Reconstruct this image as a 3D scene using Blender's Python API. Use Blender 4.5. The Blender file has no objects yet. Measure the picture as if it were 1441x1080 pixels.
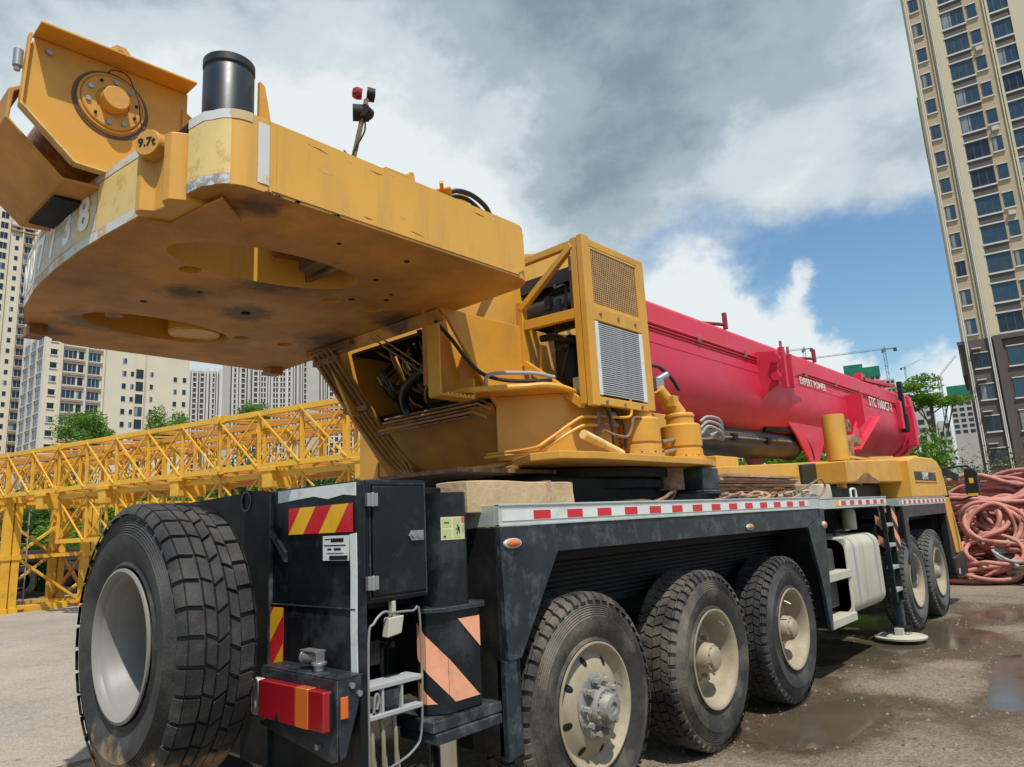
import bpy, bmesh, math, random
from mathutils import Vector, Matrix, Euler, noise
R = math.radians
random.seed(7)
scene = bpy.context.scene
col = scene.collection

# ------------------------------------------------------------------ camera
CAM = Vector((0.0, 0.0, 1.62))
yaw, pitch, roll = R(41.3906), R(11.0928), R(-2.9599)
fw = Vector((-math.sin(yaw)*math.cos(pitch), math.cos(yaw)*math.cos(pitch), math.sin(pitch)))
rt = Vector((math.cos(yaw), math.sin(yaw), 0)); up = rt.cross(fw)
rt2 = rt*math.cos(roll) + up*math.sin(roll); up2 = -rt*math.sin(roll) + up*math.cos(roll)
cd = bpy.data.cameras.new('camera'); cam = bpy.data.objects.new('camera', cd); col.objects.link(cam)
cam.matrix_world = Matrix(((rt2.x, up2.x, -fw.x, CAM.x), (rt2.y, up2.y, -fw.y, CAM.y), (rt2.z, up2.z, -fw.z, CAM.z), (0, 0, 0, 1)))
cd.sensor_width = 36; cd.lens = 994.845/1441*36; cd.clip_start = 0.05; cd.clip_end = 6000
scene.camera = cam

# ------------------------------------------------------------------ light
SUN = Vector((0.44, -0.27, 1.0)).normalized()
SUN_EL = math.asin(SUN.z); SUN_ROT = math.atan2(SUN.x, SUN.y)
sl = bpy.data.lights.new('sun', 'SUN'); sl.energy = 4.6; sl.angle = R(0.6); sl.color = (1.0, 0.955, 0.88)
so = bpy.data.objects.new('sun', sl); col.objects.link(so)
so.rotation_euler = SUN.to_track_quat('Z', 'Y').to_euler()
scene.view_settings.view_transform = 'Standard'; scene.view_settings.look = 'None'
scene.view_settings.gamma = 1; scene.view_settings.exposure = 0.0; scene.view_settings.use_curve_mapping = False

w = bpy.data.worlds.new('World'); scene.world = w; w.use_nodes = True
nt = w.node_tree; nt.nodes.clear(); N = nt.nodes; L = nt.links
def nn(t, **k):
    n = N.new(t)
    for a, b in k.items(): setattr(n, a, b)
    return n
def mth(op, a, b=None, c=None, clamp=False):
    n = N.new('ShaderNodeMath'); n.operation = op; n.use_clamp = clamp
    for i, v in enumerate((a, b, c)):
        if v is None: continue
        if isinstance(v, (int, float)): n.inputs[i].default_value = v
        else: L.new(v, n.inputs[i])
    return n.outputs[0]
sky = nn('ShaderNodeTexSky', sky_type='NISHITA', sun_disc=False)
sky.sun_elevation = SUN_EL; sky.sun_rotation = SUN_ROT; sky.air_density = 1.3; sky.dust_density = 0.6; sky.ozone_density = 2.5
tc = nn('ShaderNodeTexCoord')
nrm = nn('ShaderNodeVectorMath', operation='NORMALIZE'); L.new(tc.outputs['Generated'], nrm.inputs[0])
sep = nn('ShaderNodeSeparateXYZ'); L.new(nrm.outputs[0], sep.inputs[0])
zz = mth('ADD', mth('MAXIMUM', sep.outputs[2], 0.0), 0.22)
pl = nn('ShaderNodeCombineXYZ'); L.new(mth('DIVIDE', sep.outputs[0], zz), pl.inputs[0]); L.new(mth('DIVIDE', sep.outputs[1], zz), pl.inputs[1])
def nz(scale, detail, rough, off, vec=None, dist=0.0):
    m = nn('ShaderNodeMapping'); m.inputs['Location'].default_value = off; L.new(vec or pl.outputs[0], m.inputs[0])
    n = nn('ShaderNodeTexNoise'); n.inputs['Scale'].default_value = scale; n.inputs['Detail'].default_value = detail
    n.inputs['Roughness'].default_value = rough; n.inputs['Distortion'].default_value = dist; L.new(m.outputs[0], n.inputs[0]); return n.outputs[0]
sq = nn('ShaderNodeVectorMath', operation='MULTIPLY'); L.new(nrm.outputs[0], sq.inputs[0]); sq.inputs[1].default_value = (1.0, 1.0, 1.75); skyv = sq.outputs[0]
def lobe(az, el, k, wt, warp=True):
    d = Vector((math.sin(R(az))*math.cos(R(el)), math.cos(R(az))*math.cos(R(el)), math.sin(R(el))))
    n = nn('ShaderNodeVectorMath', operation='DOT_PRODUCT'); L.new(wv, n.inputs[0]); n.inputs[1].default_value = d
    return mth('MULTIPLY', mth('POWER', 2.718, mth('MULTIPLY', mth('SUBTRACT', n.outputs['Value'], 1.0), k)), wt)
# direction, slightly warped so that the cloud banks get ragged rims
wn = nn('ShaderNodeTexNoise'); wn.inputs['Scale'].default_value = 5.0; wn.inputs['Detail'].default_value = 6; wn.inputs['Roughness'].default_value = 0.62
L.new(nrm.outputs[0], wn.inputs[0])
w1 = nn('ShaderNodeVectorMath', operation='SUBTRACT'); L.new(wn.outputs['Color'], w1.inputs[0]); w1.inputs[1].default_value = (.5, .5, .5)
w2 = nn('ShaderNodeVectorMath', operation='SCALE'); L.new(w1.outputs[0], w2.inputs[0]); w2.inputs['Scale'].default_value = 0.20
w3 = nn('ShaderNodeVectorMath', operation='ADD'); L.new(nrm.outputs[0], w3.inputs[0]); L.new(w2.outputs[0], w3.inputs[1])
w4 = nn('ShaderNodeVectorMath', operation='NORMALIZE'); L.new(w3.outputs[0], w4.inputs[0]); wv = w4.outputs[0]
def total(ls):
    s = ls[0]
    for x in ls[1:]: s = mth('ADD', s, x)
    return s
fb = nz(2.3, 9, 0.56, (3.1, 1.7, 0.4), skyv, dist=0.15)
CLOUD_LOBES = [(-23.5, 13.0, 900, 1.1), (-16.0, 9.6, 900, 1.2), (-26.5, 15.0, 800, 1.3), (-19.5, 11.2, 700, 1.2), (-31, 13, 900, .8), (-18.3, 15.6, 2600, .8), (-10.5, 16.5, 2600, .35), (-7, 8.0, 420, 1.2), (-1, 9, 300, .9),
               (-58, 30, 9, .85), (-40, 40, 8, .8), (-78, 28, 8, .7), (-38, 25, 60, .55), (-24, 31, 40, .55), (-10, 36, 10, .7), (20, 30, 8, .4), (-20, 24.5, 500, .3)]
HOLE_LOBES = [(-33, 23, 90, -.6), (-28, 27, 200, -.25), (-17, 19.5, 110, -1.0), (-11, 13.5, 300, -1.5), (-22, 14.0, 900, -.5), (-23, 20.5, 200, -.7), (-29, 19.5, 500, -.5), (-5, 19, 120, -.9), (2, 16, 80, -.6), (-34, 20, 500, -.35)]
cover = total([mth('MULTIPLY', mth('SUBTRACT', fb, 0.5), 2.4), mth('MULTIPLY', mth('SUBTRACT', nz(7.5, 8, 0.60, (5.3, 0.2, 8.0), skyv, dist=.15), 0.5), 1.1)] + [lobe(*a) for a in CLOUD_LOBES + HOLE_LOBES])
cover = mth('ADD', cover, 0.12)
mr = nn('ShaderNodeMapRange', interpolation_type='SMOOTHSTEP'); L.new(cover, mr.inputs[0]); mr.inputs[1].default_value = -0.12; mr.inputs[2].default_value = 0.72
# brightness of the cloud: white banks, slate grey bellies
GREY = [(-36, 39, 30, .55), (-26, 33, 90, .30), (-52, 52, 10, .45), (-84, 40, 40, .75), (-14, 30, 60, .20), (-33, 26, 300, .35)]
WHITE = [(-22, 13, 500, -.8), (-15, 10, 500, -.8), (-64, 30, 30, -.9), (-51, 28, 70, -.95), (-43, 22, 120, -.6), (-27, 15.0, 300, -1.6), (-19, 12, 500, -1.5), (-7, 9, 300, -1.3), (-19, 25, 400, -.45), (-6, 27, 60, -.25)]
sh = total([mth('MULTIPLY', mth('SUBTRACT', nz(3.2, 8, 0.58, (7.3, 2.2, 1.0), skyv, dist=.15), 0.5), 2.0), mth('MULTIPLY', mth('SUBTRACT', nz(9.0, 7, 0.6, (1.3, 9.2, 4.0), skyv, dist=.2), 0.5), 1.0)] + [lobe(*a) for a in GREY + WHITE])
sh = mth('ADD', mth('MULTIPLY', sh, 0.62), 0.34)
cr = nn('ShaderNodeValToRGB'); L.new(sh, cr.inputs[0]); cr.color_ramp.interpolation = 'EASE'
e = cr.color_ramp.elements; e[0].position = 0.0; e[0].color = (0.80, 0.865, 0.885, 1)
e[1].position = 1.0; e[1].color = (0.235, 0.305, 0.365, 1)
for p, c in ((0.3, (0.62, 0.705, 0.745, 1)), (0.62, (0.39, 0.48, 0.545, 1))):
    x = e.new(p); x.color = c
sc10 = nn('ShaderNodeVectorMath', operation='SCALE'); L.new(cr.outputs[0], sc10.inputs[0]); sc10.inputs['Scale'].default_value = 10.0
# thin hazy blue sky behind
skm = nn('ShaderNodeMix', data_type='RGBA', blend_type='MULTIPLY'); skm.inputs[0].default_value = 1.0
L.new(sky.outputs[0], skm.inputs[6]); skm.inputs[7].default_value = (1.0, 1.22, 1.32, 1)
mix = nn('ShaderNodeMix', data_type='RGBA'); L.new(mr.outputs[0], mix.inputs[0]); L.new(skm.outputs[2], mix.inputs[6]); L.new(sc10.outputs[0], mix.inputs[7])
bg = nn('ShaderNodeBackground'); bg.inputs['Strength'].default_value = 0.1; L.new(mix.outputs[2], bg.inputs[0])
wo = nn('ShaderNodeOutputWorld'); L.new(bg.outputs[0], wo.inputs[0])
# ------------------------------------------------------------------ materials
MATS = {}
def mat(name, base, rough=.5, metal=0.0, spec=.5, var=.12, vscale=3.0, dirt=None, dirt_amt=.0, dscale=1.6, bump=.0, bscale=60.0, coat=0.0,
        emit=None, streak=False, sharp=.12, trans=0.0):
    if name in MATS: return MATS[name]
    m = bpy.data.materials.new(name); m.use_nodes = True; t = m.node_tree; b = t.nodes['Principled BSDF']; lk = t.links
    def A(ty, **k):
        n = t.nodes.new(ty)
        for a, c in k.items(): setattr(n, a, c)
        return n
    co = A('ShaderNodeTexCoord').outputs['Object']
    n1 = A('ShaderNodeTexNoise'); n1.inputs['Scale'].default_value = vscale; n1.inputs['Detail'].default_value = 7; n1.inputs['Roughness'].default_value = .6; lk.new(co, n1.inputs[0])
    mr = A('ShaderNodeMapRange'); lk.new(n1.outputs[0], mr.inputs[0]); mr.inputs[1].default_value = .3; mr.inputs[2].default_value = .7
    mr.inputs[3].default_value = 1-var; mr.inputs[4].default_value = 1+var
    v = A('ShaderNodeVectorMath', operation='SCALE'); v.inputs[0].default_value = base[:3]; lk.new(mr.outputs[0], v.inputs['Scale'])
    out = v.outputs[0]
    rr = A('ShaderNodeMapRange'); lk.new(n1.outputs[0], rr.inputs[0]); rr.inputs[1].default_value = .3; rr.inputs[2].default_value = .7
    rr.inputs[3].default_value = max(.03, rough-.09); rr.inputs[4].default_value = min(1, rough+.12); ro = rr.outputs[0]
    if dirt and dirt_amt > 0:
        mp = A('ShaderNodeMapping'); lk.new(co, mp.inputs[0]); mp.inputs['Location'].default_value = (4.3, 1.9, 7.7)
        if streak: mp.inputs['Scale'].default_value = (1.0, 1.0, .16)
        n2 = A('ShaderNodeTexNoise'); n2.inputs['Scale'].default_value = dscale; n2.inputs['Detail'].default_value = 9; n2.inputs['Roughness'].default_value = .68; lk.new(mp.outputs[0], n2.inputs[0])
        m2 = A('ShaderNodeMapRange'); lk.new(n2.outputs[0], m2.inputs[0]); th = .675-.40*dirt_amt
        m2.inputs[1].default_value = th-sharp/2; m2.inputs[2].default_value = th+sharp
        m2.inputs[4].default_value = min(1, .45+dirt_amt*.6)
        mx = A('ShaderNodeMix', data_type='RGBA'); lk.new(m2.outputs[0], mx.inputs[0]); lk.new(out, mx.inputs[6]); mx.inputs[7].default_value = (*dirt[:3], 1); out = mx.outputs[2]
        m3 = A('ShaderNodeMix', data_type='FLOAT'); lk.new(m2.outputs[0], m3.inputs[0]); lk.new(ro, m3.inputs[2]); m3.inputs[3].default_value = .85; ro = m3.outputs[0]
    lk.new(out, b.inputs['Base Color']); lk.new(ro, b.inputs['Roughness'])
    b.inputs['Metallic'].default_value = metal; b.inputs['Specular IOR Level'].default_value = spec; b.inputs['Coat Weight'].default_value = coat
    b.inputs['Coat Roughness'].default_value = .12; b.inputs['Transmission Weight'].default_value = trans
    if emit: b.inputs['Emission Color'].default_value = (*emit, 1); b.inputs['Emission Strength'].default_value = 1
    if bump > 0:
        n3 = A('ShaderNodeTexNoise'); n3.inputs['Scale'].default_value = bscale; n3.inputs['Detail'].default_value = 5; lk.new(co, n3.inputs[0])
        bp = A('ShaderNodeBump'); bp.inputs['Strength'].default_value = bump; bp.inputs['Distance'].default_value = .02; lk.new(n3.outputs[0], bp.inputs['Height']); lk.new(bp.outputs[0], b.inputs['Normal'])
    MATS[name] = m; return m
DUST = (.26, .22, .17)
YEL = mat('yellow_paint', (.64, .315, .036), .42, var=.07, vscale=1.2, dirt=(.30, .17, .07), dirt_amt=.28, dscale=2.2, bump=.05, bscale=9, sharp=.2)
YELC = mat('clean_yellow_paint', (.67, .35, .050), .38, var=.07, vscale=.9, dirt=(.46, .26, .08), dirt_amt=.28, dscale=7, streak=True, bump=.03, bscale=5)
YELU = mat('browner_stained_yellow', (.60, .265, .045), .55, var=.16, vscale=1.6, dirt=(.13, .07, .035), dirt_amt=.42, dscale=1.7, bump=.05, bscale=12, sharp=.22)  # browner base plus stains, used on down-facing and inner faces
RED = mat('red_paint', (.60, .022, .062), .40, var=.08, vscale=1.1, dirt=(.46, .065, .045), dirt_amt=.30, dscale=1.3, bump=.03, bscale=4, sharp=.22)
BLK = mat('black_paint', (.0075, .0105, .0125), .36, spec=.32, var=.3, vscale=2.5, dirt=(.06, .067, .07), dirt_amt=.26, dscale=3.2, bump=.06, bscale=30)
BLKD = mat('dusty_black_paint', (.018, .025, .031), .38, spec=.4, var=.35, vscale=4, dirt=(.125, .145, .15), dirt_amt=.30, dscale=8, bump=.08, bscale=50, sharp=.14)
DARK = mat('greasy_dark_steel', (.008, .008, .0085), .6, spec=.3, var=.35, vscale=5, dirt=(.05, .045, .04), dirt_amt=.3)
GREY = mat('grey_paint', (.33, .34, .33), .5, var=.08, dirt=DUST, dirt_amt=.25)
STEEL = mat('bare_steel', (.42, .42, .41), .35, metal=.8, var=.12, dirt=(.16, .11, .08), dirt_amt=.25)
CHROME = mat('chrome_rod', (.72, .72, .70), .14, metal=1, var=.05, dirt=(.3, .26, .2), dirt_amt=.2, streak=True)
ALU = mat('aluminium_edge', (.50, .53, .50), .45, metal=.25, var=.08, vscale=6, dirt=(.25, .26, .24), dirt_amt=.2)
RUB = mat('tyre_rubber', (.021, .020, .020), .66, var=.25, vscale=7, dirt=(.12, .112, .098), dirt_amt=.34, dscale=4.5, bump=.15, bscale=90, sharp=.2)
RUBM = mat('muddy_tyre_rubber', (.028, .026, .024), .7, var=.3, vscale=6, dirt=(.24, .195, .135), dirt_amt=.36, dscale=2.4, bump=.2, bscale=60, sharp=.16)
RIMB = mat('cream_rim_paint', (.35, .295, .20), .5, var=.18, vscale=5, dirt=(.24, .18, .11), dirt_amt=.46, dscale=5.5, sharp=.22, bump=.05)
RIMG = mat('grey_rim_paint', (.235, .222, .20), .5, var=.12, vscale=3, dirt=(.22, .20, .17), dirt_amt=.3, dscale=5)
HUBG = mat('dusty_hub', (.20, .19, .18), .6, var=.2, vscale=9, dirt=(.42, .36, .26), dirt_amt=.35, dscale=12, bump=.15)
WHT = mat('white_tape', (.66, .68, .64), .45, var=.07, vscale=8, dirt=(.36, .33, .26), dirt_amt=.24, dscale=9)
REDT = mat('red_reflective', (.58, .018, .030), .3, var=.08, vscale=8)
YELT = mat('yellow_reflective', (.80, .42, .02), .3, var=.08, vscale=8)
ORT = mat('salmon_reflective', (.80, .36, .21), .4, var=.1, vscale=8, dirt=(.35, .2, .12), dirt_amt=.22, dscale=9)
LRED = mat('red_lens', (.30, .008, .014), .18, var=.06, coat=.6)
LORG = mat('orange_lens', (.62, .13, .02), .2, var=.06, coat=.6)
LWHT = mat('clear_lens', (.66, .66, .62), .15, var=.05, coat=.6)
TANK = mat('tank_paint', (.47, .44, .35), .5, var=.08, vscale=2, dirt=(.26, .22, .15), dirt_amt=.3, dscale=3, streak=True)
TAN = mat('tan_mesh_paint', (.42, .25, .10), .6, var=.15, vscale=14)
FIN = mat('radiator_fins', (.50, .50, .50), .45, metal=.4, var=.1, vscale=12)
BRS = mat('rusty_steel', (.20, .11, .06), .75, var=.3, vscale=9, dirt=(.42, .28, .18), dirt_amt=.4, dscale=14, bump=.2)
WOOD = mat('sawn_timber', (.50, .36, .20), .8, var=.15, vscale=4, dirt=(.27, .15, .07), dirt_amt=.25, dscale=3.4, bump=.25, bscale=30, sharp=.15)
PLY = mat('old_planks', (.42, .26, .18), .8, var=.25, vscale=6, dirt=(.16, .09, .06), dirt_amt=.3, dscale=6, bump=.3)
CONC = mat('pale_block', (.52, .45, .33), .85, var=.12, vscale=6, dirt=(.3, .24, .16), dirt_amt=.3, bump=.3)
HOSE = mat('pink_rubber_hose', (.45, .165, .125), .65, var=.28, vscale=5, dirt=(.50, .33, .25), dirt_amt=.30, dscale=3.5, bump=.12, sharp=.2)
CABLE = mat('grey_cable', (.34, .32, .29), .7, var=.2, vscale=9)
HBLK = mat('black_hose', (.012, .012, .013), .45, var=.2)
BLIN = mat('black_mirror', (.012, .012, .013), .35)
GLASS = mat('tinted_glass', (.02, .03, .035), .06, var=.05, coat=.5)

def add_spots(m, spots, colour=(.045, .028, .018), amp=.55, soft=.35):
    t = m.node_tree; lk = t.links; b = t.nodes['Principled BSDF']; co = t.nodes.new('ShaderNodeTexCoord').outputs['Object']
    n = t.nodes.new('ShaderNodeTexNoise'); n.inputs['Scale'].default_value = 9; n.inputs['Detail'].default_value = 8; n.inputs['Roughness'].default_value = .65; lk.new(co, n.inputs[0]); acc = None
    for (x, y, z, r) in spots:
        d = t.nodes.new('ShaderNodeVectorMath'); d.operation = 'DISTANCE'; lk.new(co, d.inputs[0]); d.inputs[1].default_value = (x, y, z)
        q = t.nodes.new('ShaderNodeMath'); q.operation = 'MULTIPLY_ADD'; lk.new(d.outputs['Value'], q.inputs[0]); q.inputs[1].default_value = -1/r; q.inputs[2].default_value = 1.0
        if acc is None: acc = q.outputs[0]
        else:
            k = t.nodes.new('ShaderNodeMath'); k.operation = 'MAXIMUM'; lk.new(acc, k.inputs[0]); lk.new(q.outputs[0], k.inputs[1]); acc = k.outputs[0]
    a = t.nodes.new('ShaderNodeMath'); a.operation = 'MULTIPLY_ADD'; lk.new(n.outputs[0], a.inputs[0]); a.inputs[1].default_value = amp*2; lk.new(acc, a.inputs[2])
    mr = t.nodes.new('ShaderNodeMapRange'); lk.new(a.outputs[0], mr.inputs[0]); mr.inputs[1].default_value = amp; mr.inputs[2].default_value = amp+soft; mr.inputs[4].default_value = .9
    mx = t.nodes.new('ShaderNodeMix'); mx.data_type = 'RGBA'; old = b.inputs['Base Color'].links[0].from_socket
    lk.new(mr.outputs[0], mx.inputs[0]); lk.new(old, mx.inputs[6]); mx.inputs[7].default_value = (*colour, 1); lk.new(mx.outputs[2], b.inputs['Base Color'])

# ------------------------------------------------------------------ mesh builder
def basis(ax):
    ax = Vector(ax).normalized(); t = Vector((0, 0, 1)) if abs(ax.z) < .9 else Vector((1, 0, 0))
    u = ax.cross(t).normalized(); return ax, u, ax.cross(u).normalized()
class MB:
    def __init__(s): s.v = []; s.f = []; s.m = []
    def add(s, vs, fs, mi=0):
        o = len(s.v); s.v += [tuple(p) for p in vs]
        for f in fs: s.f.append([i+o for i in f]); s.m.append(mi)
    def box(s, x0, x1, y0, y1, z0, z1, mi=0):
        vs = [(x, y, z) for x in (x0, x1) for y in (y0, y1) for z in (z0, z1)]
        s.add(vs, [(0, 1, 3, 2), (4, 6, 7, 5), (0, 4, 5, 1), (2, 3, 7, 6), (0, 2, 6, 4), (1, 5, 7, 3)], mi); return s
    def beam(s, p0, p1, w, h=None, mi=0, upv=None):
        h = h or w; p0 = Vector(p0); p1 = Vector(p1); ax = (p1-p0).normalized()
        u0 = Vector(upv) if upv else (Vector((0, 0, 1)) if abs(ax.z) < .95 else Vector((0, 1, 0)))
        a = ax.cross(u0).normalized(); b = a.cross(ax).normalized()
        vs = [p+a*i*w/2+b*j*h/2 for p in (p0, p1) for i in (-1, 1) for j in (-1, 1)]
        s.add(vs, [(0, 1, 3, 2), (4, 6, 7, 5), (0, 4, 5, 1), (2, 3, 7, 6), (0, 2, 6, 4), (1, 5, 7, 3)], mi); return s
    def prism(s, pts, ax, a, b, mi=0):
        def P(u, v, t): return {'x': (t, u, v), 'y': (u, t, v), 'z': (u, v, t)}[ax]
        n = len(pts); vs = [P(u, v, a) for u, v in pts]+[P(u, v, b) for u, v in pts]
        s.add(vs, [tuple(range(n)), tuple(range(2*n-1, n-1, -1))]+[(i, (i+1) % n, n+(i+1) % n, n+i) for i in range(n)], mi); return s
    def lathe(s, prof, org, ax, seg=24, mi=0, cap=False, a0=0.0):
        ax, u, v = basis(ax); org = Vector(org); n = len(prof); vs = []
        for k in range(seg):
            a = a0+2*math.pi*k/seg; d = u*math.cos(a)+v*math.sin(a)
            vs += [org+ax*t+d*r for t, r in prof]
        fs = [(k*n+i, ((k+1) % seg)*n+i, ((k+1) % seg)*n+i+1, k*n+i+1) for k in range(seg) for i in range(n-1)]
        if cap: fs += [tuple(k*n for k in range(seg))[::-1], tuple(k*n+n-1 for k in range(seg))]
        s.add(vs, fs, mi); return s
    def cyl(s, p0, p1, r, seg=16, mi=0, r1=None, a0=0.0):
        p0 = Vector(p0); p1 = Vector(p1); l = (p1-p0).length
        return s.lathe([(0, r), (l, r if r1 is None else r1)], p0, p1-p0, seg, mi, True, a0)
    def tube(s, pts, r, seg=8, mi=0, closed=False):
        pts = [Vector(p) for p in pts]; n = len(pts); u = None; vs = []
        for i, p in enumerate(pts):
            q0 = pts[(i-1) % n] if (closed or i > 0) else p; q1 = pts[(i+1) % n] if (closed or i < n-1) else p
            t = (q1-q0).normalized()
            if u is None: _, u, _v = basis(t)
            u = (u-t*u.dot(t)).normalized(); v = t.cross(u)
            vs += [p+(u*math.cos(2*math.pi*k/seg)+v*math.sin(2*math.pi*k/seg))*r for k in range(seg)]
        fs = [(i*seg+k, i*seg+(k+1) % seg, ((i+1) % n)*seg+(k+1) % seg, ((i+1) % n)*seg+k) for i in range(n if closed else n-1) for k in range(seg)]
        if not closed: fs += [tuple(range(seg))[::-1], tuple((n-1)*seg+k for k in range(seg))]
        s.add(vs, fs, mi); return s
    def quad(s, *p, mi=0): s.add(p, [tuple(range(len(p)))], mi); return s
def smooth_path(pts, n=6):
    pts = [Vector(p) for p in pts]; out = []
    P = [pts[0]*2-pts[1]]+pts+[pts[-1]*2-pts[-2]]
    for i in range(1, len(P)-2):
        for k in range(n):
            t = k/n; a, b, c, d = P[i-1], P[i], P[i+1], P[i+2]
            out.append(.5*((2*b)+(c-a)*t+(2*a-5*b+4*c-d)*t*t+(3*b-a-3*c+d)*t**3))
    out.append(pts[-1]); return out
def to_mesh(name, mb, mats, smooth=None, recalc=True):
    me = bpy.data.meshes.new(name); me.from_pydata(mb.v, [], mb.f)
    for m in (mats if isinstance(mats, (list, tuple)) else [mats]): me.materials.append(m)
    me.polygons.foreach_set('material_index', mb.m)
    if recalc:
        bm = bmesh.new(); bm.from_mesh(me); bmesh.ops.recalc_face_normals(bm, faces=bm.faces); bm.to_mesh(me); bm.free()
    if smooth:
        me.polygons.foreach_set('use_smooth', [True]*len(me.polygons)); me.set_sharp_from_angle(angle=R(smooth))
    me.update(); return me
ROOTW = {}
def link(name, me, parent=None, **k):
    o = bpy.data.objects.new(name, me); col.objects.link(o)
    if parent is not None:
        o.parent = parent
        if parent.name in ROOTW: o.matrix_parent_inverse = ROOTW[parent.name].inverted()
    return tag(o, **k)
def tag(o, label=None, cat=None, group=None, kind=None):
    if label: o['label'] = label
    if cat: o['category'] = cat
    if group: o['group'] = group
    if kind: o['kind'] = kind
    return o
def ob(name, mb, mats, parent=None, bevel=0.0, smooth=32, seg=2, recalc=True, **k):
    o = link(name, to_mesh(name, mb, mats, smooth, recalc), parent, **k)
    if bevel:
        b = o.modifiers.new('bevel', 'BEVEL'); b.width = bevel; b.segments = seg; b.limit_method = 'ANGLE'; b.angle_limit = R(40); b.harden_normals = True; b.miter_outer = 'MITER_ARC'
    return o
def root(name, loc, label, cat, group=None, rz=0.0):
    o = bpy.data.objects.new(name, None); col.objects.link(o); o.location = loc; o.rotation_euler = (0, 0, rz); o.empty_display_size = .3
    ROOTW[o.name] = Matrix.Translation(Vector(loc)) @ Matrix.Rotation(rz, 4, 'Z')
    return tag(o, label, cat, group)
def kids(o, tab): return tab.get(o.name, [])
def copy_tree(src, tab, loc, rz=0.0, scale=None, **k):
    """copy a thing and its parts; tab maps an object name to its children"""
    def rec(s, par):
        c = s.copy(); col.objects.link(c)
        if par is not None: c.parent = par
        for ch in tab.get(s.name, []): rec(ch, c)
        return c
    c = rec(src, None); c.location = loc; c.rotation_euler = (0, 0, rz)
    if scale: c.scale = scale
    for q in ('label', 'group', 'category'):
        if k.get(q): c[q] = k[q]
    return c
def child_table():
    t = {}
    for o in bpy.data.objects:
        if o.parent: t.setdefault(o.parent.name, []).append(o)
    return t
def text_mesh(body, size, mx, m, name='lettering', parent=None, depth=.0015, bold=0.0, align='CENTER', spacing=1.0, **k):
    cu = bpy.data.curves.new('text', 'FONT'); cu.body = body; cu.size = size; cu.extrude = depth; cu.offset = bold; cu.align_x = align; cu.align_y = 'CENTER'; cu.space_character = spacing; cu.resolution_u = 3
    to = bpy.data.objects.new('text', cu); col.objects.link(to)
    dg = bpy.context.evaluated_depsgraph_get(); me = bpy.data.meshes.new_from_object(to.evaluated_get(dg)); me.name = name
    bpy.data.objects.remove(to); bpy.data.curves.remove(cu)
    me.transform(mx); me.materials.clear(); me.materials.append(m)
    return link(name, me, parent, **k)
def frame_mx(org, xdir, ydir):
    x = Vector(xdir).normalized(); y = Vector(ydir).normalized(); z = x.cross(y)
    return Matrix(((x.x, y.x, z.x, org[0]), (x.y, y.y, z.y, org[1]), (x.z, y.z, z.z, org[2]), (0, 0, 0, 1)))
def arc(cx, cy, r, a0, a1, n): return [(cx+r*math.cos(R(a0+(a1-a0)*i/n)), cy+r*math.sin(R(a0+(a1-a0)*i/n))) for i in range(n+1)]
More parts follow.
